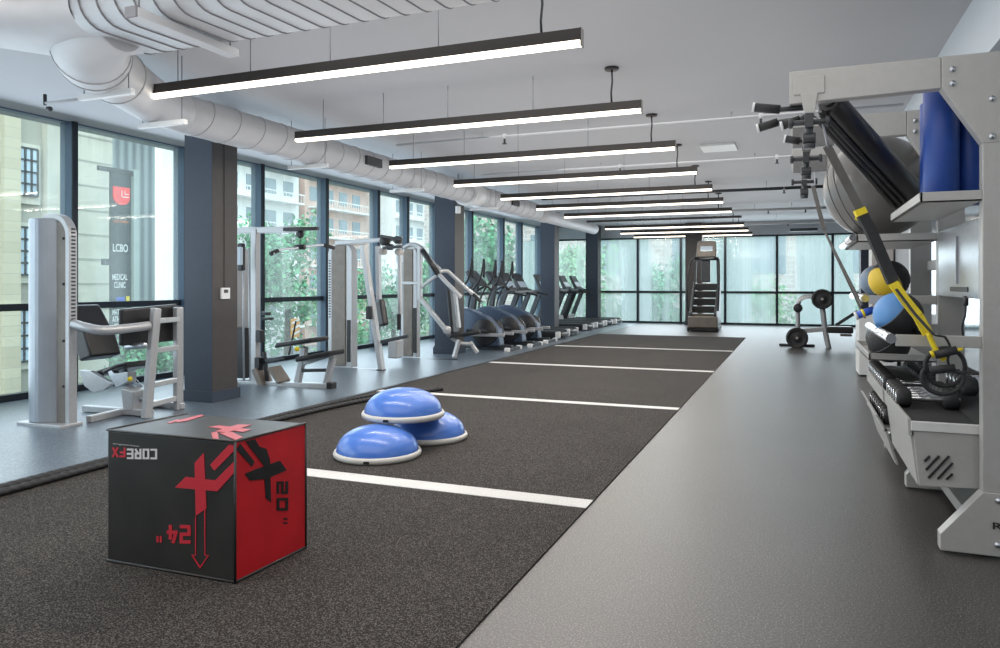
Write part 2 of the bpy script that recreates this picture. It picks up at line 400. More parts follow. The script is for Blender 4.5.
er = [.16,.165,.17,.18,.19,.20,.21,.22,.23,.235,.24,.245,.245,.245,.245,.24,.235,.23,.225,.22,.215,.21,.205,.20,.198,.196,.194,.192,.19,.188,.186,.184,.182,.18,.179,.178,.178]
MB().tube(el, er, 28).build('elbow', duct_m, dt)
for k in (11, 14, 21):
    MB().tube([el[k], el[k]+(el[k+1]-el[k]).normalized()*.014], er[k]+.005, 28).build('elbow_seam', seam2_m, dt)
rd = thing('round_duct', 'round spiral air duct running along the window columns under the ceiling', 'duct', (-5.15, 4.4, 2.79))
pts = [(-5.15, 5.0+.25*k, 2.79) for k in range(41)]
MB().tube(pts, .178, 28).build('pipe', duct_m, rd)
hp = [(-5.15+.180*math.cos(k*PI/12), 5.0+.35*k/24, 2.79+.180*math.sin(k*PI/12)) for k in range(24*28)]
MB().tube(hp, .0045, 5).build('spiral_seam', seam2_m, rd)
MB().tube([(-5.15, 11.3, 2.79), (-5.15, 11.36, 2.79)], .225, 28).tube([(-5.15, 11.36, 2.79), (-5.15, 11.75, 2.79)], .205, 28).build('collar', white, rd)
MB().tube([(-5.15, 14.9, 2.79), (-5.12, 15.4, 2.74), (-5.1, 15.5, 2.74), (-5.1, 19.6, 2.74)], [.178, .15, .14, .14], 24).build('reduced_section', duct_m, rd)
for y, n_ in ((8.1, 'grille'), (13.2, 'grille')):
    MB().box(-4.985, -4.94, y-.18, y+.18, 2.74, 2.85).build('grille', darkm, rd, .004)
t = thing('strip_fixture', 'unlit white linear strip hanging below the ribbed ceiling duct at top left', 'light', (-3.48, 3.4, 2.75))
MB().box(-3.47, -3.38, 3.06, 3.86, 2.735, 2.785).build('channel', duct_m, t, .004)
MB().box(-3.465, -3.385, 3.045, 3.06, 2.73, 2.79).build('end_cap', seam_m, t)
MB().tube([(-3.42, 3.1, 2.785), (-3.42, 3.1, 3.12)], .005, 6).build('hanger', seam_m, t); MB().tube([(-3.42, 3.82, 2.785), (-3.42, 3.82, 3.12)], .005, 6).build('hanger', seam_m, t)
def trapeze(x0, x1, y, z, label):
    t = thing('duct_hanger', label, 'bracket', ((x0+x1)/2, y, z), 'white trapeze struts carrying the round duct')
    MB().box(x0, x1, y-.02, y+.02, z, z+.04).build('strut', white, t)
    MB().tube([(x0+.04, y, z+.04), (x0+.04, y, ZC)], .004, 6).tube([(x1-.04, y, z+.04), (x1-.04, y, ZC)], .004, 6).build('rod', seam_m, t)
trapeze(-4.88, -4.36, 3.9, 2.595, 'nearest white strut under the duct elbow, ending beside the first hanging light')
trapeze(-5.15, -4.64, 4.67, 2.56, 'white strut under the round duct left of the nearest column')
for y, l in ((7.0, 'white strut under the round duct between the first and second hanging lights'), (9.3, 'white strut under the round duct behind the third hanging light'), (12.1, 'white strut under the round duct past its white collar')):
    trapeze(-5.42, -4.88, y, 2.565, l)

lights = None
LY = [4.4+1.9*i for i in range(11)]
ords = ['nearest', 'second', 'third', 'fourth', 'fifth', 'sixth', 'seventh', 'eighth', 'ninth', 'tenth', 'farthest']
def make_light():
    t = thing('linear_light', 'x', 'light', (-3.0, LY[0], 2.74), 'lit linear ceiling lights in a row down the room')
    x0, x1 = -4.78, -1.22; y = LY[0]
    MB().box(x0, x1, y-.03, y+.03, 2.742, 2.815).build('housing', housing, t, .002)
    MB().box(x0+.004, x1-.004, y-.031, y+.031, 2.712, 2.742).build('diffuser', lens, t, .004)
    MB().box(x1-.001, x1+.004, y-.032, y+.032, 2.706, 2.817).build('end_cap', housing, t)
    for x in (-4.45, -3.75, -3.05, -2.2): MB().tube([(x, y, 2.815), (x, y, ZC)], .0035, 5).build('cable', seam_m, t)
    MB().tube([(-1.48, y, 2.81), (-1.485, y, 2.9), (-1.475, y, 3.0), (-1.48, y, ZC)], .009, 6).build('power_cord', black, t)
    MB().cyl((-1.48, y, ZC-.022), (-1.48, y, ZC), .062).build('canopy', housing, t)
    return t
L0 = make_light(); L0['label'] = 'nearest hanging linear light with a glowing white lens and black housing'
for i in range(1, 11):
    if i == 7: continue
    copy_tree(L0, (-3.0, LY[i], 2.74), {1: 'second hanging linear light from the camera, its left end over the round duct', 10: 'farthest hanging linear light, close to the back windows'}.get(i, '%s hanging linear light counted from the camera, black housing, lit lens' % ords[i]))
t = thing('linear_track', 'thin unlit black rail hanging between the seventh and ninth linear lights', 'track', (-3, LY[7], 2.74))
MB().box(-4.78, -1.15, LY[7]-.03, LY[7]+.03, 2.76, 2.81).build('rail', housing, t)
MB().tube([(-4.3, LY[7], 2.81), (-4.3, LY[7], ZC)], .006, 5).tube([(-1.6, LY[7], 2.81), (-1.6, LY[7], ZC)], .006, 5).build('rod', seam_m, t)

def pipe(y, z, x0, x1, r, m, label, drops=()):
    t = thing('sprinkler_pipe', label, 'pipe', ((x0+x1)/2, y, z))
    MB().tube([(x0, y, z), (x1, y, z)], r, 8).build('pipe_run', m, t)
    for x in drops:
        MB().tube([(x, y, z-.09), (x, y, z+.005)], .014, 8).cyl((x, y, z-.095), (x, y, z-.085), .03, 12).build('sprinkler_head', darkm, t)
        MB().tube([(x-.3, y, z), (x-.3, y, ZC)], .006, 6).build('hanger_rod', duct_m, t); MB().cyl((x, y, z-.03), (x, y, z+.03), .026, 10).build('fitting', duct_m, t)
pipe(8.4, 3.05, -4.8, 1.0, .015, duct_m, 'white sprinkler pipe along the ceiling behind the third hanging light', (-3.3, -.35))
pipe(11.2, 3.05, -4.8, 1.0, .015, duct_m, 'white sprinkler pipe along the ceiling behind the fourth hanging light', (-2.5, -.25, .4))
pipe(14.3, 2.98, -4.8, 1.3, .028, darkm, 'dark sprinkler pipe along the ceiling, seen right of the lit fixtures', (-.2,))
pipe(18.3, 2.98, -4.8, 1.3, .03, duct_m, 'pale sprinkler pipe along the far ceiling near the back windows', (-.6, .2))
pipe(21.3, 2.90, -4.8, 3.0, .04, duct_m, 'thick pale pipe crossing the ceiling nearest the back windows', (-.2,))
t = thing('window_sprinkler', 'small sprinkler on a thin pipe near the window at upper left', 'sprinkler', (-6.6, 4.25, 2.6))
p = A(45, 103, 4.25)
MB().tube([p, p+Vector((.04, 0, -.005)), A(90, 98, 4.25)], .012, 8).build('pipe_run', duct_m, t)
MB().tube([p+Vector((0,0,-.02)), p+Vector((0,0,.07))], .014, 8).cyl(p+Vector((.03,0,-.05)), p+Vector((.07,0,-.055)), .02, 8).build('sprinkler_head', darkm, t)
t = thing('window_sprinkler', 'small white sprinkler hanging beside the second dark column', 'sprinkler', A(458, 208, 11.4))
p = A(458, 208, 11.4)
MB().tube([p, (p.x, p.y, ZC)], .01, 6).build('pipe_run', seam_m, t); MB().cyl(p-Vector((0,0,.09)), p+Vector((0,0,.03)), .045).build('sprinkler_head', white, t)
solo(MB().box(-.15, .55, 21.9, 22.05, 2.70, 2.78), 'exit_light', darkm, 'small dark emergency fixture hung below the far right ceiling', 'light', (.2, 22, 2.74))
solo(MB().box(-1.2, -.75, 10.2, 10.7, ZC-.03, ZC-.001), 'ceiling_panel', white, 'flush pale rectangular panel on the ceiling right of the fourth light', 'panel', (-.97, 10.45, ZC-.03))

# ================================================================== PLYO BOX
bx = thing('plyo_box', 'large black and red soft jump box with upside-down printing, on dark turf', 'plyo box', (-2.55, 2.7, .008))
ang = math.radians(1.2)
def BX(a, d_, z):   # box frame: a across (0..W), d_ deep, z up
    W0 = Vector((-2.866, 2.425, .008)); ex = Vector((math.cos(ang), math.sin(ang), 0)); ey = Vector((-math.sin(ang)*-1.9, math.cos(ang), 0)).normalized()
    return W0+ex*a+ey*d_+Vector((0,0,z))
BW, BD, BH = .708, .452, .588
ex = (BX(1,0,0)-BX(0,0,0)).normalized(); ey = (BX(0,1,0)-BX(0,0,0)).normalized(); ez = Vector((0,0,1))
def puffy(mbx, nx=10):
    return mbx
b = MB(); b.hexa([BX(0,0,0), BX(BW,0,0), BX(BW,BD,0), BX(0,BD,0), BX(0,0,BH), BX(BW,0,BH), BX(BW,BD,BH), BX(0,BD,BH)])
bmesh.ops.recalc_face_normals(b.bm, faces=b.bm.faces)
for f in b.bm.faces:
    f.normal_update()
    if f.normal.dot(ex) > .9: f.material_index = 1
b.build('cover', [boxblk, boxred], bx, .009, 3)
s_ = MB()
for q in (([0,BW],[0,0],[BH,BH]), ([BW,BW],[0,BD],[BH,BH]), ([BW,BW],[0,0],[0,BH]), ([0,BW],[0,0],[.006,.006]), ([BW,BW],[0,BD],[.006,.006]), ([BW,BW],[BD,BD],[0,BH]), ([0,0],[0,BD],[BH,BH])):
    s_.tube([BX(q[0][0], q[1][0], q[2][0]), BX(q[0][1], q[1][1], q[2][1])], .0055, 8)
s_.build('seam_piping', boxblk, bx)
def FP(x, y, kind, lift=.001):       # printed layout -> point on a face of the box
    if kind == 'front':
        f = (x-60)/437; top = 98+f*36; bot = 548+f*70; a = f*1.08/(1+f*.08); return BX(a*BW, -lift, BH*(1-(y-top)/(bot-top)))
    if kind == 'red':
        f = (x-497)/236; top = 134-f*50; bot = 618-f*118; a = f*.8855/(1-f*.1145); return BX(BW+lift, a*BD, BH*(1-(y-top)/(bot-top)))
    return G(90+x/3.409, 400+y/3.409, BH+.008+lift)
OFF = {'front': -ey, 'red': ex, 'top': ez}
NP = [0]
def face_poly(pts, kind, material, th=.0015, name='printed_mark'):
    NP[0] += 1
    return MB().prism([FP(x, y, kind, .001+.00012*(NP[0] % 8)) for x, y in pts], OFF[kind]*th).build(name, material, bx)
for p in [[(360,207),(392,172),(400,362),(364,388)], [(293,292),(330,255),(430,266),(495,200),(496,238),(438,303)], [(413,213),(478,143),(496,147),(496,163),(428,233)]]: face_poly(p, 'front', redink)
for p in ([(362,392),(365,389),(365,522),(362,522)], [(393,366),(397,362),(397,522),(394,522)], [(349,521),(363,521),(363,524),(355,524),(379,560),(378,567)], [(410,521),(396,521),(396,524),(404,524),(379,560),(380,567)]):
    face_poly(p, 'front', redink, name='arrow_mark')
for p in ([(565,150),(600,163),(612,200),(616,345),(598,330),(590,215)], [(527,245),(560,232),(645,205),(668,238),(600,265),(545,268)], [(500,160),(512,140),(560,205),(552,222)], [(530,134),(562,128),(590,180),(588,215)]):
    face_poly(p, 'red', blackink)
for p in ([(403,92),(440,87),(548,101),(522,110)], [(425,107),(505,84),(550,85),(468,112)], [(413,112),(434,109),(440,136),(420,134)], [(440,113),(485,110),(520,127),(497,137)], [(295,77),(300,70),(380,50),(388,54),(330,72)], [(262,78),(300,66),(306,70),(272,80)]):
    face_poly(p, 'top', pinkink)
GL = {'C': [[(1,1),(0,1),(0,0),(1,0)]], 'O': [[(0,0),(0,1),(1,1),(1,0),(0,0)]], '0': [[(0,0),(0,1),(1,1),(1,0),(0,0)]],
      'R': [[(0,0),(0,1),(1,1),(1,.45),(0,.45)], [(.5,.45),(1,0)]], 'E': [[(1,1),(0,1),(0,0),(1,0)], [(0,.5),(1,.5)]],
      'F': [[(0,0),(0,1),(1,1)], [(0,.5),(.9,.5)]], 'X': [[(0,0),(1,1)], [(0,1),(1,0)]], '2': [[(0,1),(1,1),(1,.5),(0,.5),(0,0),(1,0)]],
      '4': [[(.35,1),(0,.38),(1,.38)], [(.72,.75),(.72,0)]], '"': [[(.3,1),(.3,.7)], [(.7,1),(.7,.7)]]}
def block_text(body, x0, x1, y0, y1, kind, m, sw, turn):
    # squared block lettering; turn 'flip' = upside down, 'down' = reads downward
    n = len(body); o = MB(); k_ = 0
    for c, ch in enumerate(body):
        for st_ in GL[ch]:
            for (ax0, ay0), (bx0, by0) in zip(st_, st_[1:]):
                k_ += 1
                def mp(a, b):
                    tx = (c+.5+(a-.5)*(.60 if ch != '"' else .62))/n; ty = .1+.8*b
                    if turn == 'flip': return (x1-(x1-x0)*tx, y0+(y1-y0)*ty)
                    return (x0+(x1-x0)*ty, y0+(y1-y0)*tx)
                A_, B_ = Vector(mp(ax0, ay0)), Vector(mp(bx0, by0)); d_ = (B_-A_).normalized(); w_ = sw*(.6 if ch == '"' else 1); nn = Vector((-d_.y, d_.x))*w_/2; e = d_*w_*.45
                o.prism([FP(*q, kind, .001+.00004*k_) for q in (A_-e-nn, B_+e-nn, B_+e+nn, A_-e+nn)], OFF[kind]*.0015)
    return o.build('lettering', m, bx)
block_text('CORE', 127, 234, 160, 197, 'front', whiteink, 6.5, 'flip')
block_text('FX', 77, 126, 157, 191, 'front', redink, 6.5, 'flip')
block_text('24"', 217, 350, 419, 484, 'front', redink, 11, 'flip')
block_text('20"', 635, 672, 268, 436, 'red', blackink, 9, 'down')
o_ = FP(127, 149, 'front'); lettering('www.corefx.ca', .155, .007, o_, ex, ez, whiteink, bx, .003, True, bold=0)

# ================================================================== BALANCE DOMES
def dome(loc, label, rot):
    t = thing('balance_trainer', label, 'balance dome', loc, 'blue balance domes stacked on the turf'); t.rotation_euler.z = rot
    o = MB(); o.lathe([(0,.0),(.30,.0),(.315,.012),(.317,.03),(.310,.044),(.298,.046)], (0,0,0), n=48); b = o.build('platform', bosw); b.parent = t
    R = .295; pr = [(R, .042)]+[(R*math.cos(a)**.9, .042+.178*math.sin(a)) for a in [PI/2*k/14 for k in range(1, 14)]]+[(0, .22)]
    b = MB().lathe(pr, (0,0,0), n=48).build('dome', blue); b.parent = t
    b = MB(); b.box(-.02, .02, -.322, -.31, .012, .03); b = b.build('handle_slot', black); b.parent = t
    for k, r_ in enumerate((.12, .2)):
        b = MB(); z = .042+.178*math.sqrt(max(0, 1-(r_/R)**2))+.001
        b.tube([(r_*math.cos(2*PI*i/40), r_*math.sin(2*PI*i/40), z-.001) for i in range(40)], .0025, 6, close=True); b = b.build('ridge', blue); b.parent = t
    return t
dome((-2.815, 4.65, .008), 'blue half-ball balance trainer on the turf, nearest and left of the pile', .3)
dome((-2.755, 5.33, .008), 'blue half-ball balance trainer on the turf, right and behind under the stack', -.6)
dome((-2.80, 5.0, .232), 'blue half-ball balance trainer stacked on top of the other two', .1)

# ================================================================== ROPE
rt = thing('battle_rope', 'long black battle rope doubled along the left edge of the turf', 'rope', (-4.4, 4, 0))
rp = smooth([(-3.83,7.75,.03),(-4.02,7.25,.03),(-4.22,6.6,.03),(-4.31,5.8,.03),(-4.36,4.6,.03),(-4.33,3.4,.03),(-4.30,2.2,.03),(-4.28,1.3,.03),(-4.36,1.05,.03),(-4.45,1.3,.03),(-4.42,2.4,.03),(-4.425,3.5,.03),(-4.44,5.0,.03),(-4.42,6.2,.03),(-4.33,6.9,.03),(-4.18,7.3,.03)], 60)
MB().tube(rp, .022, 12, lobes=3, twist=32).build('strands', rubber, rt)
MB().tube(rp[:14], .028, 12).build('end_sleeve', rubber, rt); MB().tube(rp[-14:], .028, 12).build('end_sleeve', rubber, rt)

# ================================================================== MACHINE 1 : seated leg press
m1 = thing('leg_press_machine', 'silver seated leg press with tall curved weight tower and black pads, far left', 'exercise machine', (-5.9, 5.0, 0))
def arch(xr, xl, y0, y1, H, R, th):     # band in the XZ plane, rounded at the right shoulder
    out = [(xr, 0), (xr, H-R)]+[(xr-R+R*math.cos(a), H-R+R*math.sin(a)) for a in [PI/2*k/8 for k in range(1, 9)]]+[(xl, H)]
    inn = [(xl, H-th)]+[(xr-R+(R-th)*math.cos(a), H-R+(R-th)*math.sin(a)) for a in [PI/2*k/8 for k in range(8, -1, -1)]]+[(xr-th, 0)]
    o = MB(); n = len(out)
    inn2 = inn[::-1]
    for i in range(n-1):
        a, b = out[i], out[i+1]; c, d_ = inn2[i+1] if i+1 < len(inn2) else inn2[-1], inn2[i]
        o.hexa([(a[0], y0, a[1]), (b[0], y0, b[1]), (c[0], y0, c[1]), (d_[0], y0, d_[1]), (a[0], y1, a[1]), (b[0], y1, b[1]), (c[0], y1, c[1]), (d_[0], y1, d_[1])])
    bmesh.ops.remove_doubles(o.bm, verts=o.bm.verts, dist=1e-5); return o
arch(-5.89, -6.22, 4.60, 4.68, 1.87, .2, .05).build('tower_frame', silver, m1, .006)
sh = []
for k in range(13):
    a = k/12; x = -6.40+a*.36; y = 4.64-.14*math.sin(PI*min(1, a*1.0))**.8; sh.append((x, y))
o = MB(); o.prism([(x, y, .03) for x, y in sh]+[(-6.04, 4.70, .03), (-6.40, 4.70, .03)], (0, 0, 1.80)); ob = o.build('shroud', shroudm, m1, .012)
MB().box(-6.06, -5.94, 4.61, 4.68, .03, 1.80).build('side_panel', taupe, m1, .004)
MB().box(-6.42, -5.87, 4.5, 4.72, 0, .03).build('tower_base', silver, m1, .006)
o = MB()
for k in range(26): o.box(-5.8905, -5.887, 4.62, 4.66, .9+.033*k, .916+.033*k)
o.build('perforation', darkm, m1)
for z in (.35, .75, 1.25, 1.65): MB().cyl((-5.97, 4.60, z), (-5.97, 4.612, z), .012, 8).build('bolt', black, m1)
m1arm = MB(); m1arm.tube(smooth([(-5.89, 4.64, .90), (-5.74, 4.65, .87), (-5.62, 4.72, .845), (-5.60, 4.95, .85), (-5.62, 5.2, .86)], 6), .042, 12); m1arm.build('lever_arm', silver, m1)
a0, a1 = (-5.60, 5.16, 0), (-5.63, 5.30, 1.02); b0, b1 = (-5.69, 5.63, 0), (-5.72, 5.66, 1.02)
MB().beam(a0, a1, .06, .085).build('upright', silver, m1, .01); MB().beam(b0, b1, .06, .085).build('upright', silver, m1, .01)
for z in (.12, .30, .62, .9): MB().beam((-5.61-.02*z, 5.18+.13*z, z), (-5.70, 5.64, z), .04, .05).build('crossbar', silver, m1, .006)
MB().hexa([(-5.80,5.02,.68),(-5.74,5.02,.68),(-5.78,5.72,.68),(-5.84,5.72,.68),(-5.80,5.02,1.02),(-5.74,5.02,1.02),(-5.78,5.72,1.05),(-5.84,5.72,1.05)]).build('foot_pad', pad, m1, .02, 3)
# seat
def quadpad(parent, name, pix, Y, dy, m, bev=.025):
    P = [A(u, v, Y) for u, v in pix]; MB().prism(P, (0, dy, 0)).build(name, m, parent, bev, 3)
quadpad(m1, 'backrest', [(58,306),(70,305),(83,330),(74,331)], 5.2, .34, pad)
quadpad(m1, 'backrest', [(69,332),(83,330),(91,357),(79,362)], 5.2, .36, pad)
quadpad(m1, 'seat', [(92,372),(124,362),(125,368),(94,378)], 5.25, .36, pad, .015)
quadpad(m1, 'seat_bracket', [(79,370),(90,371),(112,384),(104,390),(93,393),(84,386)], 5.18, .05, silver, .006)
quadpad(m1, 'seat_bracket', [(108,374),(128,372),(128,382),(116,388)], 5.2, .1, steel, .006)
MB().beam((-6.2, 5.28, .42), (-5.78, 5.28, .14), .07, .05).build('rail', steel, m1, .01)
MB().beam((-6.2, 5.38, .45), (-5.78, 5.38, .16), .03, .03).build('rail', chrome, m1, .004)
MB().prism([(-5.95,5.18,.26),(-5.78,5.18,.24),(-5.80,5.18,.05),(-5.92,5.18,.05)], (0,.25,0)).build('carriage', silver, m1, .01)
MB().beam((-6.45, 5.2, .04), (-5.6, 5.22, .04), .06, .06).beam((-5.9, 4.8, .035), (-6.05, 5.8, .035), .06, .06).beam((-6.4, 5.7, .04), (-5.65, 5.65, .04), .06, .06).build('base_frame', silver, m1, .008)
MB().tube([A(104,372,5.15), A(116,366,5.15), A(128,364,5.15)], .017, 8).build('grip', black, m1)
MB().cyl((-5.84, 5.15, .66), (-5.6, 5.15, .68), .028, 12).build('roller', steel, m1)
MB().ball(A(130,379,5.2), .024, 12).build('adjustment_knob', yellow, m1)

# ================================================================== MACHINE 2 : lat pulldown
Y2 = 7.45
m2 = thing('lat_pulldown_machine', 'silver lat pulldown with angled bar and low row bench, right of nearest column', 'exercise machine', (-5.9, Y2, 0))
a2 = lambda u, v, y=Y2: A(u, v, y)
MB().beam(a2(255.5, 384), a2(255.5, 229), .085, .085).build('upright', silver, m2, .008)
MB().beam(a2(234, 230.5), a2(299, 229.5), .06, .075).build('top_beam', silver, m2, .008)
MB().beam(a2(284, 229.5, Y2-.05), a2(318, 228.5, Y2-.05), .05, .045).build('pulley_bracket', black, m2, .008)
p = a2(300, 234); MB().cyl(p-Vector((0,.02,0)), p+Vector((0,.02,0)), .05).build('pulley', black, m2)
MB().tube([a2(300, 235), a2(300, 246)], .006, 6).build('cable', black, m2)
p = a2(300, 247); MB().cyl(p-Vector((.07,0,0)), p+Vector((.07,0,0)), .032, 12).build('bar_clamp', black, m2)
MB().tube(smooth([a2(273,254,7.1), a2(279,250,7.2), a2(300,247.5), a2(322,245,7.7), a2(333,248,7.85)], 6), .015, 10).build('lat_bar', chrome, m2)
MB().tube([a2(270.5,254,7.08), a2(278,250.6,7.18)], .024, 10).build('bar_grip', rubber, m2); MB().tube([a2(324,245.2,7.72), a2(334,248,7.86)], .024, 10).build('bar_grip', rubber, m2)
# tower
x0, x1 = a2(229,0).x, a2(246,0).x
MB().box(x0-.1, x0+.03, Y2-.1, Y2+.35, .04, 1.72).build('shroud', silver, m2, .04, 4)
MB().box(x0+.03, x1-.02, Y2+.0, Y2+.25, .06, .70).build('weight_stack', black, m2, .006)
for v in (243, 236): pass
MB().tube([a2(243,248), a2(244,380)], .014, 8).tube([a2(249,248), a2(250.5,380)], .014, 8).build('guide_rod', silver, m2)
p = a2(241, 257, 7.25); MB().box(p.x-.04, p.x+.05, 7.22, 7.28, p.z-.17, p.z+.17).build('rope_attachment', black, m2, .02); 
MB().box(p.x-.01, p.x+.06, 7.18, 7.22, p.z-.10, p.z+.12).build('attachment_label', screen_m, m2, .01)
MB().tube(smooth([a2(241,244,7.25), a2(239,250,7.25), a2(240,262,7.25), a2(243,268,7.25)], 5), .012, 6).build('hanging_rope', black, m2)
# seat + bench
q0, q1 = a2(284, 344.5), a2(321, 339)
MB().hexa([(q0.x, 7.25, q0.z-.03), (q1.x, 7.25, q1.z-.03), (q1.x, 7.62, q1.z-.03), (q0.x, 7.62, q0.z-.03), (q0.x+.03, 7.25, q0.z+.035), (q1.x, 7.25, q1.z+.03), (q1.x, 7.62, q1.z+.03), (q0.x+.03, 7.62, q0.z+.035)]).build('thigh_pad', pad, m2, .02, 3)
q0, q1 = a2(304, 358.5), a2(338, 352)
MB().hexa([(q0.x, 7.27, q0.z-.03), (q1.x, 7.27, q1.z-.03), (q1.x, 7.6, q1.z-.03), (q0.x, 7.6, q0.z-.03), (q0.x, 7.27, q0.z+.03), (q1.x, 7.27, q1.z+.03), (q1.x, 7.6, q1.z+.03), (q0.x, 7.6, q0.z+.03)]).build('seat', pad, m2, .02, 3)
MB().beam(a2(297,386), a2(305,347), .07, .07).build('seat_post', silver, m2, .008); MB().beam(a2(326,386), a2(333,358), .07, .07).build('bench_post', silver, m2, .008)
MB().beam(a2(302, 364), a2(334, 353.5), .05, .05).build('bench_rail', silver, m2, .006); MB().beam(a2(301, 370.5), a2(328, 370), .04, .04).build('crossbar', darkm, m2, .006)
MB().beam(a2(240, 383.5), a2(333, 386.5), .09, .08).build('base_frame', silver, m2, .01)
MB().beam(a2(329, 386.5), a2(334, 386.8), .12, .11).build('end_foot', black, m2, .01)
MB().beam(a2(258, 363), a2(284, 357.5), .04, .045).build('row_arm', darkm, m2, .005)
MB().beam(a2(259, 368), a2(267, 387), .22, .07).beam(a2(274, 367), a2(284, 382), .22, .05).build('foot_plate', taupe, m2, .006)
MB().beam(a2(264, 352), a2(268, 385), .04, .04).build('cable_post', black, m2, .005)
MB().tube([a2(262,313), a2(270,314)], .02, 8).tube([a2(262,319), a2(273,318.5)], .016, 8).build('peg', darkm, m2)
MB().box(a2(259,0).x, a2(264,0).x, 7.38, 7.46, a2(260,342).z, a2(260,330).z).build('adjuster', black, m2, .006); MB().box(a2(258,0).x, a2(263,0).x, 7.38, 7.46, a2(260,370).z, a2(260,357).z).build('adjuster', black, m2, .006)
MB().ball(a2(297, 349, 7.24), .03, 12).build('adjustment_knob', yellow, m2)
MB().beam(a2(289,355,7.9), a2(296,321,7.9), .02, .012).build('strap', black, m2)
# looped rope hung on far window side
# ================================================================== MACHINE 3 : pec fly
Y3 = 9.3
m3 = thing('pec_fly_machine', 'silver pec fly machine with brown weight tower and overhead arms, third from left', 'exercise machine', (-6.0, Y3, 0))
a3 = lambda u, v, y=Y3: A(u, v, y)
def tower(parent, u0, u1, u2, vt, vb, Y, mshroud, dep=.35):
    x0, x1, x2 = A(u0, 0, Y).x, A(u1, 0, Y).x, A(u2, 0, Y).x; zt = A((u0+u2)/2, vt, Y).z
    o = MB(); n = 8; R = (x2-x0)*.42
    P = [(x0, Y, .02)]+[(x0+R-R*math.cos(PI/2*k/n), Y, zt-R+R*math.sin(PI/2*k/n)) for k in range(n+1)]+[(x2-R+R*math.sin(PI/2*k/n), Y, zt-R+R*math.cos(PI/2*k/n)) for k in range(n+1)]+[(x2, Y, .02)]
    o.prism(P, (0, dep, 0)); o.build('tower_shell', silver, parent, .008)
    g = (x1-x0)*.1
    P2 = [(x0+(x1-x0)*.22, Y-.02, .04)]+[(x0+(x1-x0)*.22+(R*.6)*(1-math.cos(PI/2*k/n)), Y-.02, zt-.03-R*.6+R*.6*math.sin(PI/2*k/n)) for k in range(n+1)]+[(x1, Y-.02, zt-.035), (x1, Y-.02, .04)]
    MB().prism(P2, (0, .05, 0)).build('shroud', mshroud, parent, .01)
    MB().box(x1+(x2-x1)*.2, x2-(x2-x1)*.25, Y-.012, Y+.02, .1, .72).build('weight_stack', black, parent, .004)
    o = MB()
    for k in range(22): o.box(x0+(x1-x0)*.05, x0+(x1-x0)*.15, Y-.004, Y+.01, .75+k*.04, .768+k*.04)
    o.build('perforation', darkm, parent)
tower(m3, 328, 346, 352, 243, 369, Y3, taupe, .15)
MB().beam(a3(336,243), a3(402,238.5), .06, .06).build('top_beam', silver, m3, .008)
MB().beam(a3(363,245), a3(382,371), .07, .10).build('front_post', silver, m3, .008)
MB().beam(a3(378,246,9.7), a3(379,300,9.7), .06, .085).build('arm', silver, m3, .01)
MB().beam(a3(399.5,243,9.9), a3(400,316,9.9), .05, .07).build('arm', silver, m3, .01)
MB().beam(a3(380,300,9.65), a3(384,326,9.6), .10, .15).build('arm_pad', pad, m3, .03, 3)
MB().beam(a3(399,314,9.85), a3(399,330,9.85), .05, .05).build('arm_grip', rubber, m3, .01)
for (u, v, r) in ((385,241,.07),(390,247,.045),(398,240,.055)):
    p = a3(u, v, 9.2); MB().cyl(p-Vector((0,.05,0)), p+Vector((0,.05,0)), r).build('cam', black, m3)
MB().beam(a3(381,236,9.15), a3(402,239.5,9.15), .05, .04).build('cam_bracket', darkm, m3, .006)
MB().beam(a3(383,248,9.15), a3(402,246.5,9.15), .05, .04).build('cam_bracket', darkm, m3, .006)
for u, v in ((380.5,251.5),(397,252)):
    p = a3(u, v, 9.2); MB().cyl(p, p+Vector((0,.12,0)), .045).build('handle_pivot', beige, m3)
MB().beam(a3(335,371), a3(383,371.5), .08, .07).build('base_frame', silver, m3, .008); MB().beam(a3(378,372), a3(384,372.4), .12, .09).build('end_foot', black, m3, .008)
MB().beam(a3(381,342), a3(408,336), .05, .05).build('seat_rail', darkm, m3, .006)
MB().box(a3(391,0,9.9).x, a3(400,0,9.9).x, 9.8, 10.0, .12, .40).build('step_plate', silver, m3, .02)
MB().box(a3(370,0).x, a3(374.5,0).x, Y3-.12, Y3-.06, a3(377,319).z, a3(377,306).z).build('grip_block', black, m3, .01)
# ================================================================== MACHINE 4 : leverage press
Y4 = 11.0
m4 = thing('leverage_press_machine', 'silver leverage chest press with long curved arms beside the second column', 'exercise machine', (-5.7, Y4, 0))
a4 = lambda u, v, y=Y4: A(u, v, y)
tower(m4, 401, 413, 417, 247, 359, Y4, taupe, .12)
MB().beam(a4(420,246), a4(420,300), .06, .09).build('frame_post', silver, m4, .008)
MB().beam(a4(402,283), a4(419,283), .06, .05).build('frame_rail', silver, m4, .006)
MB().tube(smooth([a4(404,248), a4(411,244.5), a4(420,247), a4(432,262), a4(440,270)], 6), .035, 10).build('lever_beam', silver, m4)
MB().tube([a4(422,250,10.95), a4(438,274,10.95)], .045, 10).build('lever_sleeve', black, m4)
MB().tube(smooth([a4(437,272), a4(446,282), a4(454,290), a4(461,297)], 5), [.035]*15+[.035], 10).build('press_arm', silver, m4)
MB().tube(smooth([a4(437,272,11.2), a4(446,271,11.4), a4(452,275,11.5), a4(466,288,11.6), a4(477,297,11.7)], 5), .035, 10).build('press_arm', silver, m4)
MB().tube([a4(473,294,11.65), a4(481,302,11.7)], .03, 8).build('handle_grip', rubber, m4)
MB().beam(a4(420,288), a4(436,276), .05, .05).build('brace', silver, m4, .008)
MB().beam(a4(420,298), a4(446,330), .07, .07).build('brace', silver, m4, .008)
MB().beam(a4(451,290,11.4), a4(455,333,11.4), .26, .06, (1,0,0)).build('backrest', pad, m4, .02, 3)
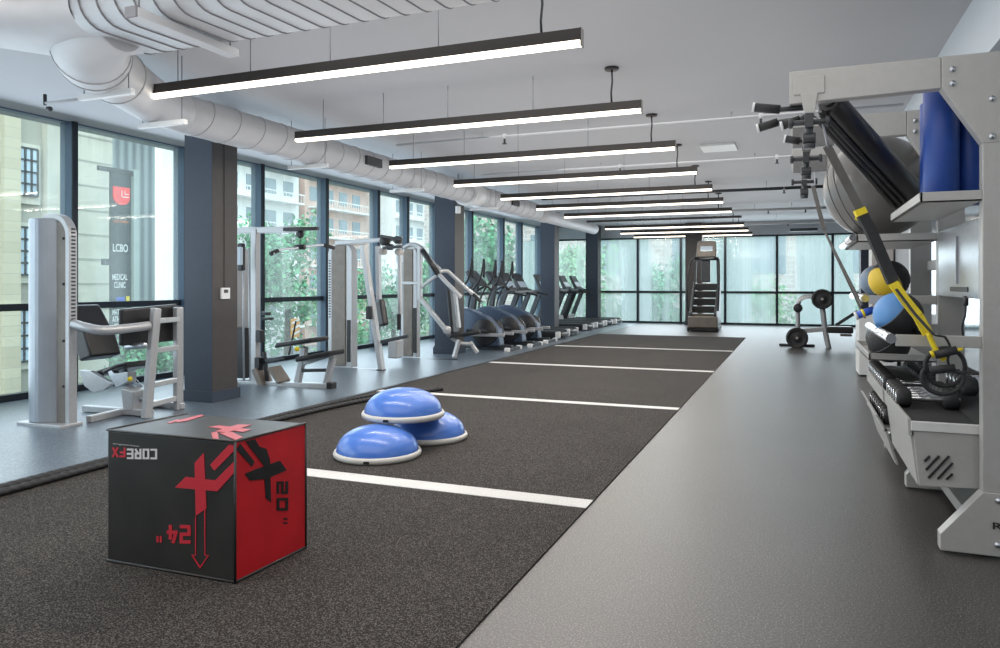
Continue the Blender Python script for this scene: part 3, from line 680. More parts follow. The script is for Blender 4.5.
MB().beam(a4(455,293,11.35), a4(459,328,11.35), .09, .05, (1,0,0)).build('backrest_frame', silver, m4, .01)
MB().beam(a4(452,336,11.4), a4(466,334,11.4), .30, .06).build('seat', pad, m4, .02, 3)
MB().tube([a4(463,335,11.2), a4(480,331.5,11.2)], .035, 8).build('side_roller', rubber, m4)
MB().tube(smooth([a4(446,330), a4(450,336,11.3), a4(460,343,11.4), a4(473,344,11.5)], 5), .035, 10).build('seat_frame', silver, m4)
MB().beam(a4(459,340,11.2), G(454,359.5)+Vector((0,0,.03)), .06, .06).build('leg', silver, m4, .008)
MB().beam(a4(470,342,11.5), a4(477.5,353,11.5), .06, .06).build('leg', silver, m4, .008)
MB().beam(a4(404,360), a4(457,360.5), .07, .05).build('base_frame', darkm, m4, .006)
MB().cyl(a4(447,330,10.93), a4(447,330,11.1), .07).build('pivot', silver, m4)
MB().box(a4(414.5,0).x, a4(417.5,0).x, Y4-.06, Y4-.03, .1, .85).build('weight_guard', black, m4)

# ================================================================== ELLIPTICALS
def elliptical(loc, label, first=None):
    if first: return copy_tree(first, loc, label)
    t = thing('elliptical_trainer', label, 'elliptical', loc, 'elliptical trainers in a row by the windows')
    X, Y, _ = loc; v = lambda x, y, z: (X+x, Y+y, z)
    o = MB(); n = 24
    P = [v(-.95,-.13,.08)]+[v(-.55+.42*math.cos(PI-k*PI/10)*.9, -.13, .42+.38*math.sin(PI-k*PI/10)) for k in range(0, 7)]+[v(-.02,-.13,.62), v(.2,-.13,.4), v(.25,-.13,.08)]
    o.prism(P, (0,.26,0)); o.build('shroud', blueseat, t, .03, 3)
    for s in (-1, 1):
        a, b = (-.20, -.135) if s < 0 else (.135, .20)
        MB().cyl(v(-.05, a, .34), v(-.05, b, .34), .25, 32).build('drive_disc', black, t)
        MB().cyl(v(-.05, a-.012 if s<0 else b-.01, .34), v(-.05, a if s<0 else b+.012, .34), .07, 16).build('disc_hub', darkm, t)
        y = s*.24
        MB().beam(v(-.75,y,.30), v(.38,y,.30), .07, .06).build('pedal_arm', silver, t, .01)
        MB().hexa([v(-.35,y-.09,.33), v(.08,y-.09,.33), v(.08,y+.09,.33), v(-.35,y+.09,.33), v(-.38,y-.09,.40), v(.10,y-.09,.36), v(.10,y+.09,.36), v(-.38,y+.09,.40)]).build('pedal', black, t, .01)
        MB().tube(smooth([v(-.80,y,.30), v(-.88,y*1.1,.75), v(-.78,y*1.25,1.1), v(-.60,y*1.3,1.35), v(-.52,y*1.3,1.72)], 6), .02, 8).build('moving_handle', black, t)
        MB().tube(smooth([v(-.52,y*1.3,1.38), v(-.51,y*1.3,1.6), v(-.52,y*1.3,1.75)], 4), .026, 8).build('handle_grip', rubber, t)
    MB().beam(v(-.98,0,.2), v(-.80,0,1.32), .12, .09).build('mast', darkm, t, .02)
    MB().hexa([v(-.86,-.22,1.26), v(-.62,-.22,1.20), v(-.62,.22,1.20), v(-.86,.22,1.26), v(-.98,-.22,1.50), v(-.92,-.22,1.54), v(-.92,.22,1.54), v(-.98,.22,1.50)]).build('console', darkm, t, .02)
    MB().hexa([v(-.84,-.17,1.30), v(-.835,-.17,1.30), v(-.835,.17,1.30), v(-.84,.17,1.30), v(-.92,-.17,1.5), v(-.915,-.17,1.5), v(-.915,.17,1.5), v(-.92,.17,1.5)]).build('screen', screen_m, t)
    MB().tube(smooth([v(-.66,-.3,1.12), v(-.5,-.26,1.2), v(-.48,0,1.14), v(-.5,.26,1.2), v(-.66,.3,1.12)], 6), .02, 8).build('fixed_handle', rubber, t)
    MB().box(X-1.05, X-.9, Y-.3, Y+.3, 0, .07).box(X+.42, X+.5, Y-.3, Y+.3, 0, .06).box(X-1, X+.45, Y-.06, Y+.06, .02, .10).build('base_frame', darkm, t, .01)
    for s in (-1, 1): MB().box(X+.42, X+.52, Y+s*.32-.04, Y+s*.32+.04, 0, .075).build('end_cap', white, t, .015)
    return t
E0 = elliptical((-5.40, 13.0, 0), 'elliptical trainer with big black drive disc, nearest the leverage press')
elliptical((-5.33, 14.05, 0), 'middle elliptical trainer of the row, standing behind the nearest one', E0)
elliptical((-5.35, 15.1, 0), 'elliptical trainer farthest down the row, next to the treadmills', E0)
# ================================================================== TREADMILLS
def treadmill(loc, label, first=None):
    if first: return copy_tree(first, loc, label)
    t = thing('treadmill', label, 'treadmill', loc, 'treadmills facing the windows')
    X, Y, _ = loc; v = lambda x, y, z: (X+x, Y+y, z)
    MB().box(X-1.75, X-.02, Y-.40, Y+.40, .05, .16).build('deck', black, t, .02)
    MB().box(X-1.5, X+.0, Y-.27, Y+.27, .155, .168).build('belt', rubber, t)
    for s in (-1, 1):
        MB().box(X-1.45, X+.0, Y+s*.34-.06, Y+s*.34+.06, .13, .19).build('side_rail', darkm, t, .012)
        MB().box(X-.06, X+.05, Y+s*.36-.05, Y+s*.36+.05, .03, .18).build('end_cap', white, t, .02, 3)
        MB().box(X-.25, X-.1, Y+s*.3-.03, Y+s*.3+.03, 0, .06).build('foot', black, t, .005)
        MB().beam(v(-1.62, s*.40, .12), v(-1.22, s*.40, 1.12), .06, .13, (1,0,0)).build('upright', darkm, t, .015)
        MB().tube(smooth([v(-1.32, s*.40, 1.06), v(-1.0, s*.40, 1.03), v(-.75, s*.38, .98)], 5), .024, 8).build('handrail', rubber, t)
    MB().cyl(v(.01,-.30,.105), v(.01,.30,.105), .045, 16).build('rear_roller', greyrub, t)
    MB().hexa([v(-1.98,-.33,.06), v(-1.45,-.33,.06), v(-1.45,.33,.06), v(-1.98,.33,.06), v(-1.9,-.33,.24), v(-1.5,-.33,.30), v(-1.5,.33,.30), v(-1.9,.33,.24)]).build('motor_hood', silver, t, .03, 3)
    MB().box(X-1.36, X-1.02, Y-.42, Y+.42, 1.02, 1.10).build('crossbar', darkm, t, .02)
    MB().hexa([v(-1.32,-.30,1.08), v(-1.20,-.30,1.08), v(-1.20,.30,1.08), v(-1.32,.30,1.08), v(-1.50,-.30,1.50), v(-1.45,-.30,1.52), v(-1.45,.30,1.52), v(-1.50,.30,1.50)]).build('console', darkm, t, .02)
    MB().hexa([v(-1.245,-.25,1.17), v(-1.24,-.25,1.17), v(-1.24,.25,1.17), v(-1.245,.25,1.17), v(-1.445,-.25,1.48), v(-1.44,-.25,1.48), v(-1.44,.25,1.48), v(-1.445,.25,1.48)]).build('screen', screen_m, t)
    return t
T0 = treadmill((-4.95, 16.25, 0), 'treadmill nearest the camera, just past the elliptical trainers')
for x, y, l in ((-5.05, 17.35, 'treadmill right in front of the third dark column'), (-5.2, 19.45, 'treadmill just behind the third dark column'), (-5.2, 20.6, 'second treadmill past the third dark column'), (-5.2, 21.7, 'third treadmill past the third dark column'), (-5.15, 22.75, 'farthest treadmill, by the back corner windows')):
    treadmill((x, y, 0), l, T0)

# ================================================================== STAIR CLIMBER
sx, sy = -2.27, 20.4
st = thing('stair_climber', 'dark stair climber with revolving steps and tall console before back windows', 'stair climber', (sx, sy, 0))
v = lambda x, y, z: (sx+x, sy+y, z)
for k in range(5):
    MB().hexa([v(-.29,-.30+.17*k,.28+.2*k), v(.29,-.30+.17*k,.28+.2*k), v(.27,-.12+.17*k,.28+.2*k), v(-.27,-.12+.17*k,.28+.2*k), v(-.27,-.34+.17*k,.46+.2*k), v(.27,-.34+.17*k,.46+.2*k), v(.27,-.12+.17*k,.46+.2*k), v(-.27,-.12+.17*k,.46+.2*k)]).build('step', taupe if k == 0 else greyrub, st, .008)
    MB().box(sx-.27, sx+.27, sy-.35+.17*k, sy-.335+.17*k, .445+.2*k, .462+.2*k).build('step_edge', taupe, st)
for s in (-1, 1):
    o = MB(); o.prism([v(s*.28,-.42,.12), v(s*.28,.75,.12), v(s*.28,.8,1.28), v(s*.28,.45,1.32), v(s*.28,-.25,.62), v(s*.28,-.42,.5)], (s*.07,0,0)); o.build('side_cover', darkm, st, .02)
    MB().tube(smooth([v(s*.38,-.38,.55), v(s*.40,-.42,.9), v(s*.40,-.25,1.5), v(s*.34,.2,1.92), v(s*.2,.45,1.95)], 6), .024, 8).build('handrail', rubber, st)
    MB().cyl(v(s*.35,-.38,.06), v(s*.40,-.38,.06), .06).build('wheel', black, st)
    MB().beam(v(s*.30,.45,1.3), v(s*.28,.5,1.95), .05, .07).build('console_post', darkm, st, .01)
MB().box(sx-.38, sx+.38, sy-.44, sy-.30, .10, .40).build('front_bumper', taupe, st, .03, 3)
MB().box(sx-.36, sx+.36, sy-.35, sy+.85, .02, .12).build('base_frame', black, st, .01)
MB().box(sx-.14, sx+.10, sy+.45, sy+.52, 1.3, 1.95).build('mast', darkm, st, .02)
MB().hexa([v(-.27,.35,1.98), v(.27,.35,1.98), v(.27,.5,1.95), v(-.27,.5,1.95), v(-.23,.42,2.42), v(.25,.42,2.42), v(.25,.52,2.42), v(-.23,.52,2.42)]).build('console', taupe, st, .04, 3)
MB().hexa([v(-.15,.345,2.14), v(.17,.345,2.14), v(.17,.40,2.14), v(-.15,.40,2.14), v(-.15,.375,2.28), v(.17,.375,2.28), v(.17,.42,2.28), v(-.15,.42,2.28)]).build('screen', screen_m, st)
MB().tube([v(-.33,.42,1.92), v(.33,.42,1.92)], .03, 8).build('crossbar', black, st)

# ================================================================== PLATE LOADED MACHINE
Y5 = 15.8
pm = thing('plate_loaded_machine', 'silver plate-loaded machine with three black weight discs near the back right', 'exercise machine', (0, Y5, 0))
a5 = lambda u, v, y=Y5: A(u, v, y)
MB().tube(smooth([a5(798,336), a5(798,306), a5(801,299), a5(808,296.5), a5(820,297)], 6), .045, 10).build('lever_arm', silver, pm)
MB().beam(a5(800,331), a5(826,329), .08, .09).build('base_frame', silver, pm, .01)
MB().tube(smooth([a5(820,300), a5(823,312), a5(825,330), a5(829,349)], 6), .05, 10).build('leg', silver, pm)
MB().box(a5(826,0).x, a5(853,0).x, Y5-.15, Y5+.2, a5(840,333).z, a5(840,326.5).z).build('bench_pad', pad, pm, .03)
MB().box(a5(840,0).x, a5(852,0).x, Y5-.1, Y5+.2, a5(840,336).z, a5(840,333).z-.02).build('bench_frame', taupe, pm, .03)
MB().beam(a5(836,325), a5(858,311), .07, .06).build('diagonal_bar', darkm, pm, .008)
MB().box(a5(779,0).x, a5(815,0).x, Y5+.15, Y5+.25, 0, .05).build('floor_bar', darkm, pm, .01)
for (u, w, r) in ((797, 337.5, .205), (822, 299, .195)):
    p = a5(u, w); c = p-Vector((0,.13,0))
    MB().lathe([(.025,-.03),(.06,-.035),(.07,-.02),(r*.72,-.02),(r*.78,-.035),(r*.97,-.035),(r,-.025),(r,.03),(.03,.03),(.025,-.03)], c, (0,1,0), 36).build('weight_plate', rubber, pm)
    MB().cyl(c-Vector((0,.06,0)), c+Vector((0,.13,0)), .026).build('plate_peg', beige, pm)
    for k in range(3):
        aa = .5+k*2*PI/3; MB().tube([c+Vector((math.cos(aa+j*.12)*r*.86, -.034, math.sin(aa+j*.12)*r*.86)) for j in range(-3, 4)], .012, 6).build('plate_grip', greyrub, pm)
p = a5(798,308); MB().cyl(p-Vector((0,.12,0)), p+Vector((0,.05,0)), .085).build('counter_weight', rubber, pm)
# far right machines (partly hidden)
solo(MB().box(.79, 1.25, 11.1, 11.7, 0.02, .84), 'storage_cabinet', silverb, 'low pale grey cabinet standing on the floor beyond the dumbbell rack', 'cabinet', (1.0, 11.4, 0), bevel=.01)
solo(MB().box(1.0, 1.28, 11.75, 12.2, 0, 1.80), 'tall_cabinet', beige, 'tall grey-beige cabinet against the wall behind the medicine balls', 'cabinet', (1.14, 12, 0), bevel=.01)

# ================================================================== STORAGE RACK
rk = thing('storage_rack', 'light grey steel training rack with overhead arms, shelves and dumbbell trays, right side', 'rack', (.85, 4.5, 0))
RY = [3.95, 5.10, 6.25]; UX0, UX1 = .79, .93
for i, y in enumerate(RY):
    f = MB(); th = .07
    f.box(UX0, UX1, y, y+th, .05, 2.10); f.build('upright', lightst, rk, .004)
    o = MB(); o.prism([(-.03, y, 2.145), (.625, y, 2.16), (.625, y, 2.305), (-.03, y, 2.305)], (0, th, 0)); o.build('overhead_arm', lightst, rk, .003)
    o = MB(); o.prism([(.627, y-.004, 2.16), (.79, y-.004, 1.893), (.96, y-.004, 1.893), (.96, y-.004, 2.305), (.627, y-.004, 2.305)], (0, th+.008, 0)); o.build('gusset', lightst, rk, .003)
    o = MB(); o.prism([(.622, y-.004, .015), (1.10, y-.004, .015), (1.10, y-.004, .1), (.96, y-.004, .30), (.79, y-.004, .30), (.622, y-.004, .09)], (0, th+.008, 0)); o.build('foot_plate', lightst, rk, .003)
    for (x, z) in ((.67, 2.24), (.67, 2.175), (.825, 2.09), (.825, 1.92), (.85, .27), (.845, .07)): MB().lathe([(0,0),(.007,0),(.008,.006),(.013,.006),(.013,.016),(0,.016)], (x, y-.02, z), (0,1,0), 10).build('bolt', steel, rk)
    # end bracket with pull-up handle stem
    o = MB(); o.box(-.01, .13, y-.008, y, 2.185, 2.27) if i == 0 else o.box(-.02, .22, y-.01, y, 2.12, 2.25)
    o.prism([(.02, y-.009, 2.19), (.10, y-.009, 2.19), (.085, y-.009, 2.08), (.04, y-.009, 2.08)], (0,.01,0)); o.build('end_bracket', platem if i else lightst, rk, .003)
    o = MB(); o.box(.04, .08, y-.02, y+.05, 2.02, 2.09).tube([(.06, y+.02, 2.1), (.06, y+.02, 1.94)], .018, 8).cyl((.03, y+.02, 1.97), (.09, y+.02, 1.97), .03, 10).cyl((.06, y+.02, 1.92), (.06, y+.02, 1.945), .03, 10); o.tube([(-.03, y+.02, 2.05), (.15, y+.02, 2.05)], .014, 8).cyl((-.035, y+.02, 2.05), (-.015, y+.02, 2.05), .026, 10).cyl((.135, y+.02, 2.05), (.155, y+.02, 2.05), .026, 10); o.build('swivel_anchor', darkm, rk, .003)
MB().box(UX0, UX1, RY[0]+.07, RY[2], .05, .11).build('floor_rail', lightst, rk, .004)
for z in (.5, 1.35): MB().box(.90, .95, RY[0]+.07, RY[2], z, z+.07).build('rear_rail', lightst, rk, .004)
MB().box(.86, .93, RY[0]+.07, RY[2], 2.2, 2.28).build('top_rail', lightst, rk, .004)
def handle(pts, cap_end):
    o = MB().tube(pts, .013, 10).build('pullup_bar', darkm, rk)
    a, b = Vector(pts[0]), Vector(pts[1]); MB().tube([a, b], .023, 12).build('bar_grip', rubber, rk)
    d_ = (a-b).normalized(); MB().tube([a, a+d_*.012], .025, 12).build('bar_cap', white, rk)
handle([A(755,107.5,4.0), A(780,109.5,4.0), A(806,107.5,4.0)], 0)
handle([A(759,128,4.3), A(778,122,4.3), A(803,118.5,4.2)], 0)
handle([A(783,125.5,4.2), A(800,119.5,4.2), A(807,115,4.15)], 0)
handle([A(786,139,4.9), A(800,141,4.9), A(811,141,5.0)], 0)
# shelves
def shelf(name, x0, y0, y1, z, th=.05, mat_=None, tray=True):
    o = MB(); y0 += .004; y1 -= .004; o.box(x0, UX0-.001, y0, y0+.012, z-th, z); o.box(x0, UX0-.001, y1-.012, y1, z-th, z); o.box(x0, x0+.012, y0, y1, z-th, z)
    if tray: o.box(x0, UX0-.001, y0, y1, z-th, z-th+.01)
    return o.build(name, mat_ or lightst, rk, .002)
shelf('upper_shelf', .54, 3.95, 5.12, 1.68)
shelf('ball_shelf', .35, 5.11, 6.25, 1.56)
MB().tube([(.33, 5.11, 1.54), (.33, 6.25, 1.54)], .022, 10).build('shelf_rail', chrome, rk)
def rack_rails(y0, y1, z, x0):
    MB().box(x0+.02, UX0, y0, y0+.02, z-.055, z).build('shelf_bracket', lightst, rk, .003); MB().box(x0+.02, UX0, y1-.02, y1, z-.055, z).build('shelf_bracket', lightst, rk, .003)
    MB().tube([(x0, y0, z-.02), (x0, y1, z-.02)], .024, 12).build('shelf_rail', chrome, rk)
    MB().tube([(x0+.22, y0+.02, z-.04), (x0+.22, y1-.02, z-.04)], .018, 12).build('shelf_rail', chrome, rk)
rack_rails(3.96, 5.09, 1.01, .42); rack_rails(5.12, 6.24, 1.18, .40); shelf('ball_tray', .42, 5.12, 6.25, .82, .045)
MB().box(UX0, UX0+.012, 4.03, 5.08, 1.18, 1.56).box(UX0-.012, UX0+.02, 4.5, 4.51, 1.25, 1.5).build('back_panel', steel, rk, .002)
MB().box(UX0-.004, UX0-.001, 4.25, 4.7, 1.21, 1.235).build('panel_slot', black, rk)
# dumbbell trays
o = MB(); o.prism([(.525, 4.05, .545), (.81, 4.05, .545), (.81, 4.05, .29), (.55, 4.05, .28)], (0, .02, 0)); o.build('tray_end', lightst, rk, .003)
MB().box(.515, .82, 4.04, 4.06, .545, .59).build('tray_trim', silverb, rk, .003)
s_ = None
for (xa, ya, xb, yb) in ((235,178,258,155), (242,215,298,155), (252,250,342,155), (292,255,357,185), (330,257,357,232)):
    MB().beam(A(870+xa/4.323, 420+ya/4.323, 4.046), A(870+xb/4.323, 420+yb/4.323, 4.046), .008, .013, (0,1,0)).build('vent_slot', black, rk)

o = MB(); o.hexa([(.505,4.05,.52),(.52,4.05,.52),(.52,5.08,.52),(.505,5.08,.52),(.50,4.05,.60),(.515,4.05,.60),(.515,5.08,.60),(.50,5.08,.60)]); o.build('tray_lip', lightst, rk, .002)
MB().hexa([(.545,4.07,.28),(.56,4.07,.28),(.56,5.08,.28),(.545,5.08,.28),(.515,4.07,.52),(.53,4.07,.52),(.53,5.08,.52),(.515,5.08,.52)]).build('front_panel', lightst, rk, .002)
MB().hexa([(.57,5.12,.14),(.585,5.12,.14),(.585,6.24,.14),(.57,6.24,.14),(.505,5.12,.36),(.52,5.12,.36),(.52,6.24,.36),(.505,6.24,.36)]).build('front_panel', lightst, rk, .002)
MB().hexa([(.50,5.12,.36),(.515,5.12,.36),(.515,6.24,.36),(.50,6.24,.36),(.455,5.12,.44),(.47,5.12,.44),(.47,6.24,.44),(.455,6.24,.44)]).box(.5, .9, 5.12, 6.24, .34, .36).build('lower_tray', lightst, rk, .002)
MB().box(.52, 1.02, 4.07, 5.08, .565, .58).box(.52, 1.02, 5.14, 6.24, .565, .58).build('tray_liner', rubber, rk)
MB().hexa([(.80,4.07,.58),(1.06,4.07,.66),(1.06,5.08,.66),(.80,5.08,.58),(.80,4.07,.59),(1.06,4.07,.67),(1.06,5.08,.67),(.80,5.08,.59)]).build('rear_tray', rubber, rk)
MB().hexa([(.50,5.12,.52),(.515,5.12,.52),(.515,6.24,.52),(.50,6.24,.52),(.495,5.12,.60),(.51,5.12,.60),(.51,6.24,.60),(.495,6.24,.60)]).build('tray_lip', lightst, rk, .002)
MB().box(.56, .84, 4.4, 4.41, .24, .28).beam((.64, 4.0, .035), (.90, 4.0, .035), .06, .03).build('base_runner', lightst, rk, .003)
lettering('RA', .085, .032, (.87, 3.942, .155), (1,0,0), (0,0,1), black, rk, .001)
# mirrors behind the rack
for i, (ya, yb) in enumerate(((2.6, 4.9), (4.95, 7.2), (7.25, 9.5))):
    solo(MB().box(XR-.012, XR-.001, ya, yb, .12, 2.5), 'wall_mirror', mirrorm, ('wall mirror behind the near end of the rack', 'wall mirror behind the middle of the rack', 'wall mirror beyond the far end of the rack')[i], 'mirror', (XR, ya, .12), 'wall mirrors behind the rack')

# dumbbells
def make_dumbbell(label):
    t = thing('dumbbell', label, 'dumbbell', (0,0,0), 'black dumbbells lined up on the rack trays')
    for s in (-1, 1):
        o = MB().lathe([(0,s*.075),(.038,s*.075),(.050,s*.085),(.050,s*.135),(.042,s*.147),(0,s*.147)], (0,0,0), (1,0,0), 12); h = o.build('head', rubber); h.parent = t
        h2 = MB().cyl((s*.146,0,0), (s*.151,0,0), .03, 12).build('end_cap', chrome); h2.parent = h
    o = MB().lathe([(.013,-.08),(.015,-.03),(.018,0),(.015,.03),(.013,.08)], (0,0,0), (1,0,0), 12); h = o.build('grip', chrome); h.parent = t
    return t
D0 = None
names = []
k = 0
tops = [4.56+.104*i for i in range(5)]+[5.22+.104*i for i in range(10)]
def place(x, y, z, label):
    global D0
    if D0 is None: D0 = make_dumbbell(label); D0.location = (x, y, z); return D0
    return copy_tree(D0, (x, y, z), label)
names = 0; O_ = ['nearest', 'second', 'third', 'fourth', 'fifth', 'sixth', 'seventh', 'eighth', 'ninth', 'tenth', 'eleventh', 'twelfth', 'thirteenth', 'fourteenth', 'farthest']
fix_ = 0
for i, y in enumerate(tops):
    place(.655, y, .631, '%s black dumbbell of the front row on the upper dumbbell tray' % (O_[i] if i < 14 else 'farthest'))
for i, y in enumerate(tops):
    place(.965, y+.01, .706 if y < 5.1 else .631, '%s black dumbbell of the rear row on the upper dumbbell tray' % (O_[i] if i < 14 else 'farthest'))
for i in range(8):
    place(.66, 5.26+.123*i, .411, '%s black dumbbell on the low tray in the far bay' % (O_[i] if i < 7 else 'farthest'))

# balls, rollers etc.
bl = thing('stability_ball', 'big dark grey stability ball resting on the high shelf of the rack', 'exercise ball', (.52, 5.66, 1.565))
R = .345
MB().ball((.52, 5.66, 1.565+R), R, 48).build('ball_body', balgrey, bl)
o = MB()
for h_ in (-.55, -.35, .35, .55):
    r_ = R*math.sqrt(1-h_*h_)+.001; ax = Vector((.75, -.45, .3)).normalized(); u = ax.cross(Vector((0,0,1))).normalized(); w = ax.cross(u)
    c = Vector((.52, 5.66, 1.565+R))+ax*R*h_
    o.tube([c+(u*math.cos(2*PI*k/56)+w*math.sin(2*PI*k/56))*r_ for k in range(56)], .0035, 6, close=True)
o.build('ridge', balgrey, bl)
vd = (A(855, 222, 5.42)-Vector((.52, 5.66, 1.91))).normalized()
MB().cyl(Vector((.52, 5.66, 1.91))+vd*(R-.002), Vector((.52, 5.66, 1.91))+vd*(R+.003), .014).build('valve', yellow, bl)
def roller(x, y, r, h, label, m):
    t = thing('foam_roller', label, 'foam roller', (x, y, 1.64), 'blue foam rollers standing on the top shelf')
    MB().lathe([(.02,0),(r-.006,0),(r,.008),(r,h-.008),(r-.006,h),(.025,h),(.02,h-.01)], (x, y, 1.64), n=32).build('foam', m, t)
    MB().lathe([(0,.0),(.022,.0),(.022,h-.006),(0,h-.006)], (x, y, 1.641), n=16).build('core', black, t)
roller(.66, 4.17, .078, .58, 'tall blue foam roller on the top shelf, nearest and leftmost', bluefoam)
roller(.70, 4.55, .08, .58, 'tall blue foam roller on the top shelf, behind the nearest one', bluefoam)
roller(.80, 4.24, .07, .58, 'tall blue foam roller on the top shelf, beside the grey upright', bluefoam)
# black padded tube with slim bars leaning from the arm to the shelf
a, b = A(829, 101, 4.06), A(914, 194, 4.9)
t = thing('padded_tube', 'long thick black padded tube slung diagonally under the nearest rack arm', 'padded tube', a)
MB().tube([a, a+(b-a)*.02, a+(b-a)*.98, b], [.055, .066, .066, .055], 24).build('padding', pad, t)
MB().tube([a-(b-a)*.01, a+(b-a)*.0], .03, 12).build('end_plug', darkm, t)
for i, off in enumerate((9, 14.5, 20)):
    a = A(822-off*.10, 104+off*.9, 4.02+.03*i); b = A(912-off*.85, 197+off*.55, 4.85)
    t = thing('training_bar', ['thin black training bar directly under the thick padded tube', 'middle thin black training bar under the padded tube', 'lowest thin black training bar under the padded tube'][i], 'bar', a, 'thin black bars slung under the padded tube')
    MB().tube([a, b], .015, 12).build('bar_shaft', pad, t); MB().tube([a+(b-a)*.0+Vector((-.009,-.010,.008)), b+Vector((-.009,-.010,.008))], .006, 8).build('bar_highlight', steel, t)  # thin steel strip added as a painted highlight along each bar
# medicine balls
def medball(c, r, cols, label, tilt):
    t = thing('medicine_ball', label, 'medicine ball', (c[0], c[1], c[2]-r), 'medicine balls on the rack rails')
    ax = Vector(tilt).normalized(); cc = Vector(c); t0 = math.acos(.35)
    o = MB(); o.m(0).lathe([(r*math.sin(t0*k/12) if k else 0, r*math.cos(t0*k/12)) for k in range(13)], cc, ax, 36)
    o.m(1).lathe([(r*math.sin(t0+(PI-t0)*k/16) if k < 16 else 0, r*math.cos(t0+(PI-t0)*k/16)) for k in range(17)], cc, ax, 36)
    bmesh.ops.remove_doubles(o.bm, verts=o.bm.verts, dist=1e-5); o.build('ball_shell', cols, t)
    u = ax.cross(Vector((0,0,1))).normalized(); w = ax.cross(u); ctr = cc+ax*r*.35; r2 = r*math.sqrt(1-.35**2)+.001
    MB().tube([ctr+(u*math.cos(2*PI*k/40)+w*math.sin(2*PI*k/40))*r2 for k in range(40)], .003, 6, close=True).build('seam', balgrey, t)
cy = mat('yellow_ball', (.72, .50, .03), .45); cb = mat('blue_ball', (.09, .26, .56), .45); cg = mat('slate_ball', (.16, .22, .30), .45)
medball(A(889, 279.5, 5.5), .125, [cy, rubber], 'black medicine ball with yellow panel on the upper far rails', (-.55, -.6, -.5))
medball(A(877, 281, 6.0), .115, [cg, rubber], 'slate blue medicine ball behind the yellow one on the upper rails', (-.9, -.3, 0))
medball(A(898, 315, 4.95), .135, [cb, rubber], 'black medicine ball with blue panel on the middle rails', (-.75, -.25, .6))
medball(A(889, 343, 5.35), .125, [rubber, rubber], 'black medicine ball on the tray under the blue-panelled ball', (-.6, -.3, .6))
medball(A(883, 337, 5.75), .11, [greyrub, rubber], 'dark grey medicine ball half hidden behind the one on the lowest tray', (-.6, -.3, .6))
# suspension trainers
def strap_trainer():
    t = thing('suspension_trainer', 'grey and yellow suspension strap hanging from the nearest rack arm', 'suspension trainer', A(826, 140, 4.0))
    w = Vector((C_, S_, 0))
    MB().tube([(.07, 3.99, 2.09), A(822,120,4.0), A(828,148,4.0)], .006, 8).build('clip_cord', steel, t)
    MB().ribbon([A(827,146,4.0), A(861,212,4.0)], .045, .006, w).build('upper_strap', greyrub2, t)
    MB().ribbon([A(859,209,3.995), A(862,215,3.995)], .056, .02, w).build('buckle', yellow, t)
    MB().ribbon([A(861,213,4.0), A(872,234,3.98), A(890,276,3.96), A(893,283,3.95)], .055, .02, w).build('padded_sleeve', rubber, t)
    MB().ribbon([A(893,283,3.93), A(905,300,3.92), A(918,316,3.92), A(928,334,3.92)], .05, .006, w).build('yellow_strap', yellow, t)
    MB().ribbon([A(896,289,3.9), A(915,314,3.88), A(934,335,3.88), A(946,337,3.88)], .012, .005, w).build('edge_strap', black, t)
    MB().tube(smooth([A(928,333,3.9), A(937,352,3.9), A(945,360,3.9)], 5), .012, 8).build('yellow_cord', yellow, t)
    return t
greyrub2 = mat('grey_webbing', (.11, .105, .10), .6, noise=.1)
strap_trainer()
t = thing('suspension_trainer', 'thin dark strap hanging to a blue handle, from the third rack arm', 'suspension trainer', A(815, 190, 6.2))
MB().tube([A(814,172,6.2), A(815,185,6.2), A(811,186,6.2)], .005, 6).build('clip_cord', steel, t)
MB().ribbon([A(813,186,6.2), A(824,230,6.0)], .03, .006, (1,0,0)).build('strap', greyrub2, t)
MB().ribbon([A(824,230,6.0), A(862,305,5.2)], .014, .005, (1,0,0)).ribbon([A(824,230,6.0), A(865,318,5.3)], .014, .005, (1,0,0)).build('split_strap', greyrub2, t)
MB().tube([A(857,315.5,5.15), A(874,309.5,5.15)], .024, 12).build('handle', bluep, t)
MB().tube([A(855,316.2,5.15), A(857.5,315.3,5.15)], .026, 12).build('handle_end', white, t)
MB().tube([A(862,313.5,5.15), A(864.5,312.6,5.15)], .0255, 12).build('handle_band', yellow, t)
t = thing('resistance_tube', 'black looped resistance tube with two foam handles hanging over the dumbbells', 'resistance tube', A(945, 365, 3.9))
def ring(cu_, cv_, ru, rv, Y, a0=0, a1=2*PI, n=40): return [A(cu_+ru*math.cos(a0+(a1-a0)*k/n), cv_+rv*math.sin(a0+(a1-a0)*k/n), Y) for k in range(n+(0 if a1-a0 > 6 else 1))]
MB().tube(ring(945, 367, 20, 19, 3.92), .010, 8, close=True).build('loop', rubber, t)
MB().tube(ring(943, 377, 21, 17, 3.90, -.3, 3.6), .010, 8).build('loop', rubber, t)
MB().tube([A(935,355,3.88), A(957,350,3.88)], .019, 12).build('handle', rubber, t)
MB().tube([A(930,370.5,3.88), A(955,368,3.88)], .019, 12).build('handle', rubber, t)
MB().tube([A(957,350,3.87), A(963,349,3.87)], .008, 6).tube([A(931,351,3.87), A(934,357,3.87)], .008, 6).build('yellow_tag', yellow, t)
MB().tube(smooth([A(945,337,3.9), A(950,347,3.9), A(948,362,3.9), A(956,372,3.9), A(968,372,3.9)], 5), .006, 6).build('cord', black, t)
t = thing('hanging_cable', 'thin black cable hanging below the grey back panel of the rack', 'cable', A(966, 303, 4.5))
MB().tube(smooth([A(966,300,4.3), A(965,315,4.3), A(962,328,4.3), A(966,345,4.3)], 6), .006, 6).build('cord', black, t); p = A(966,302,4.3); MB().cyl(p-Vector((0,0,.02)), p+Vector((0,0,.03)), .012).build('plug', black, t)

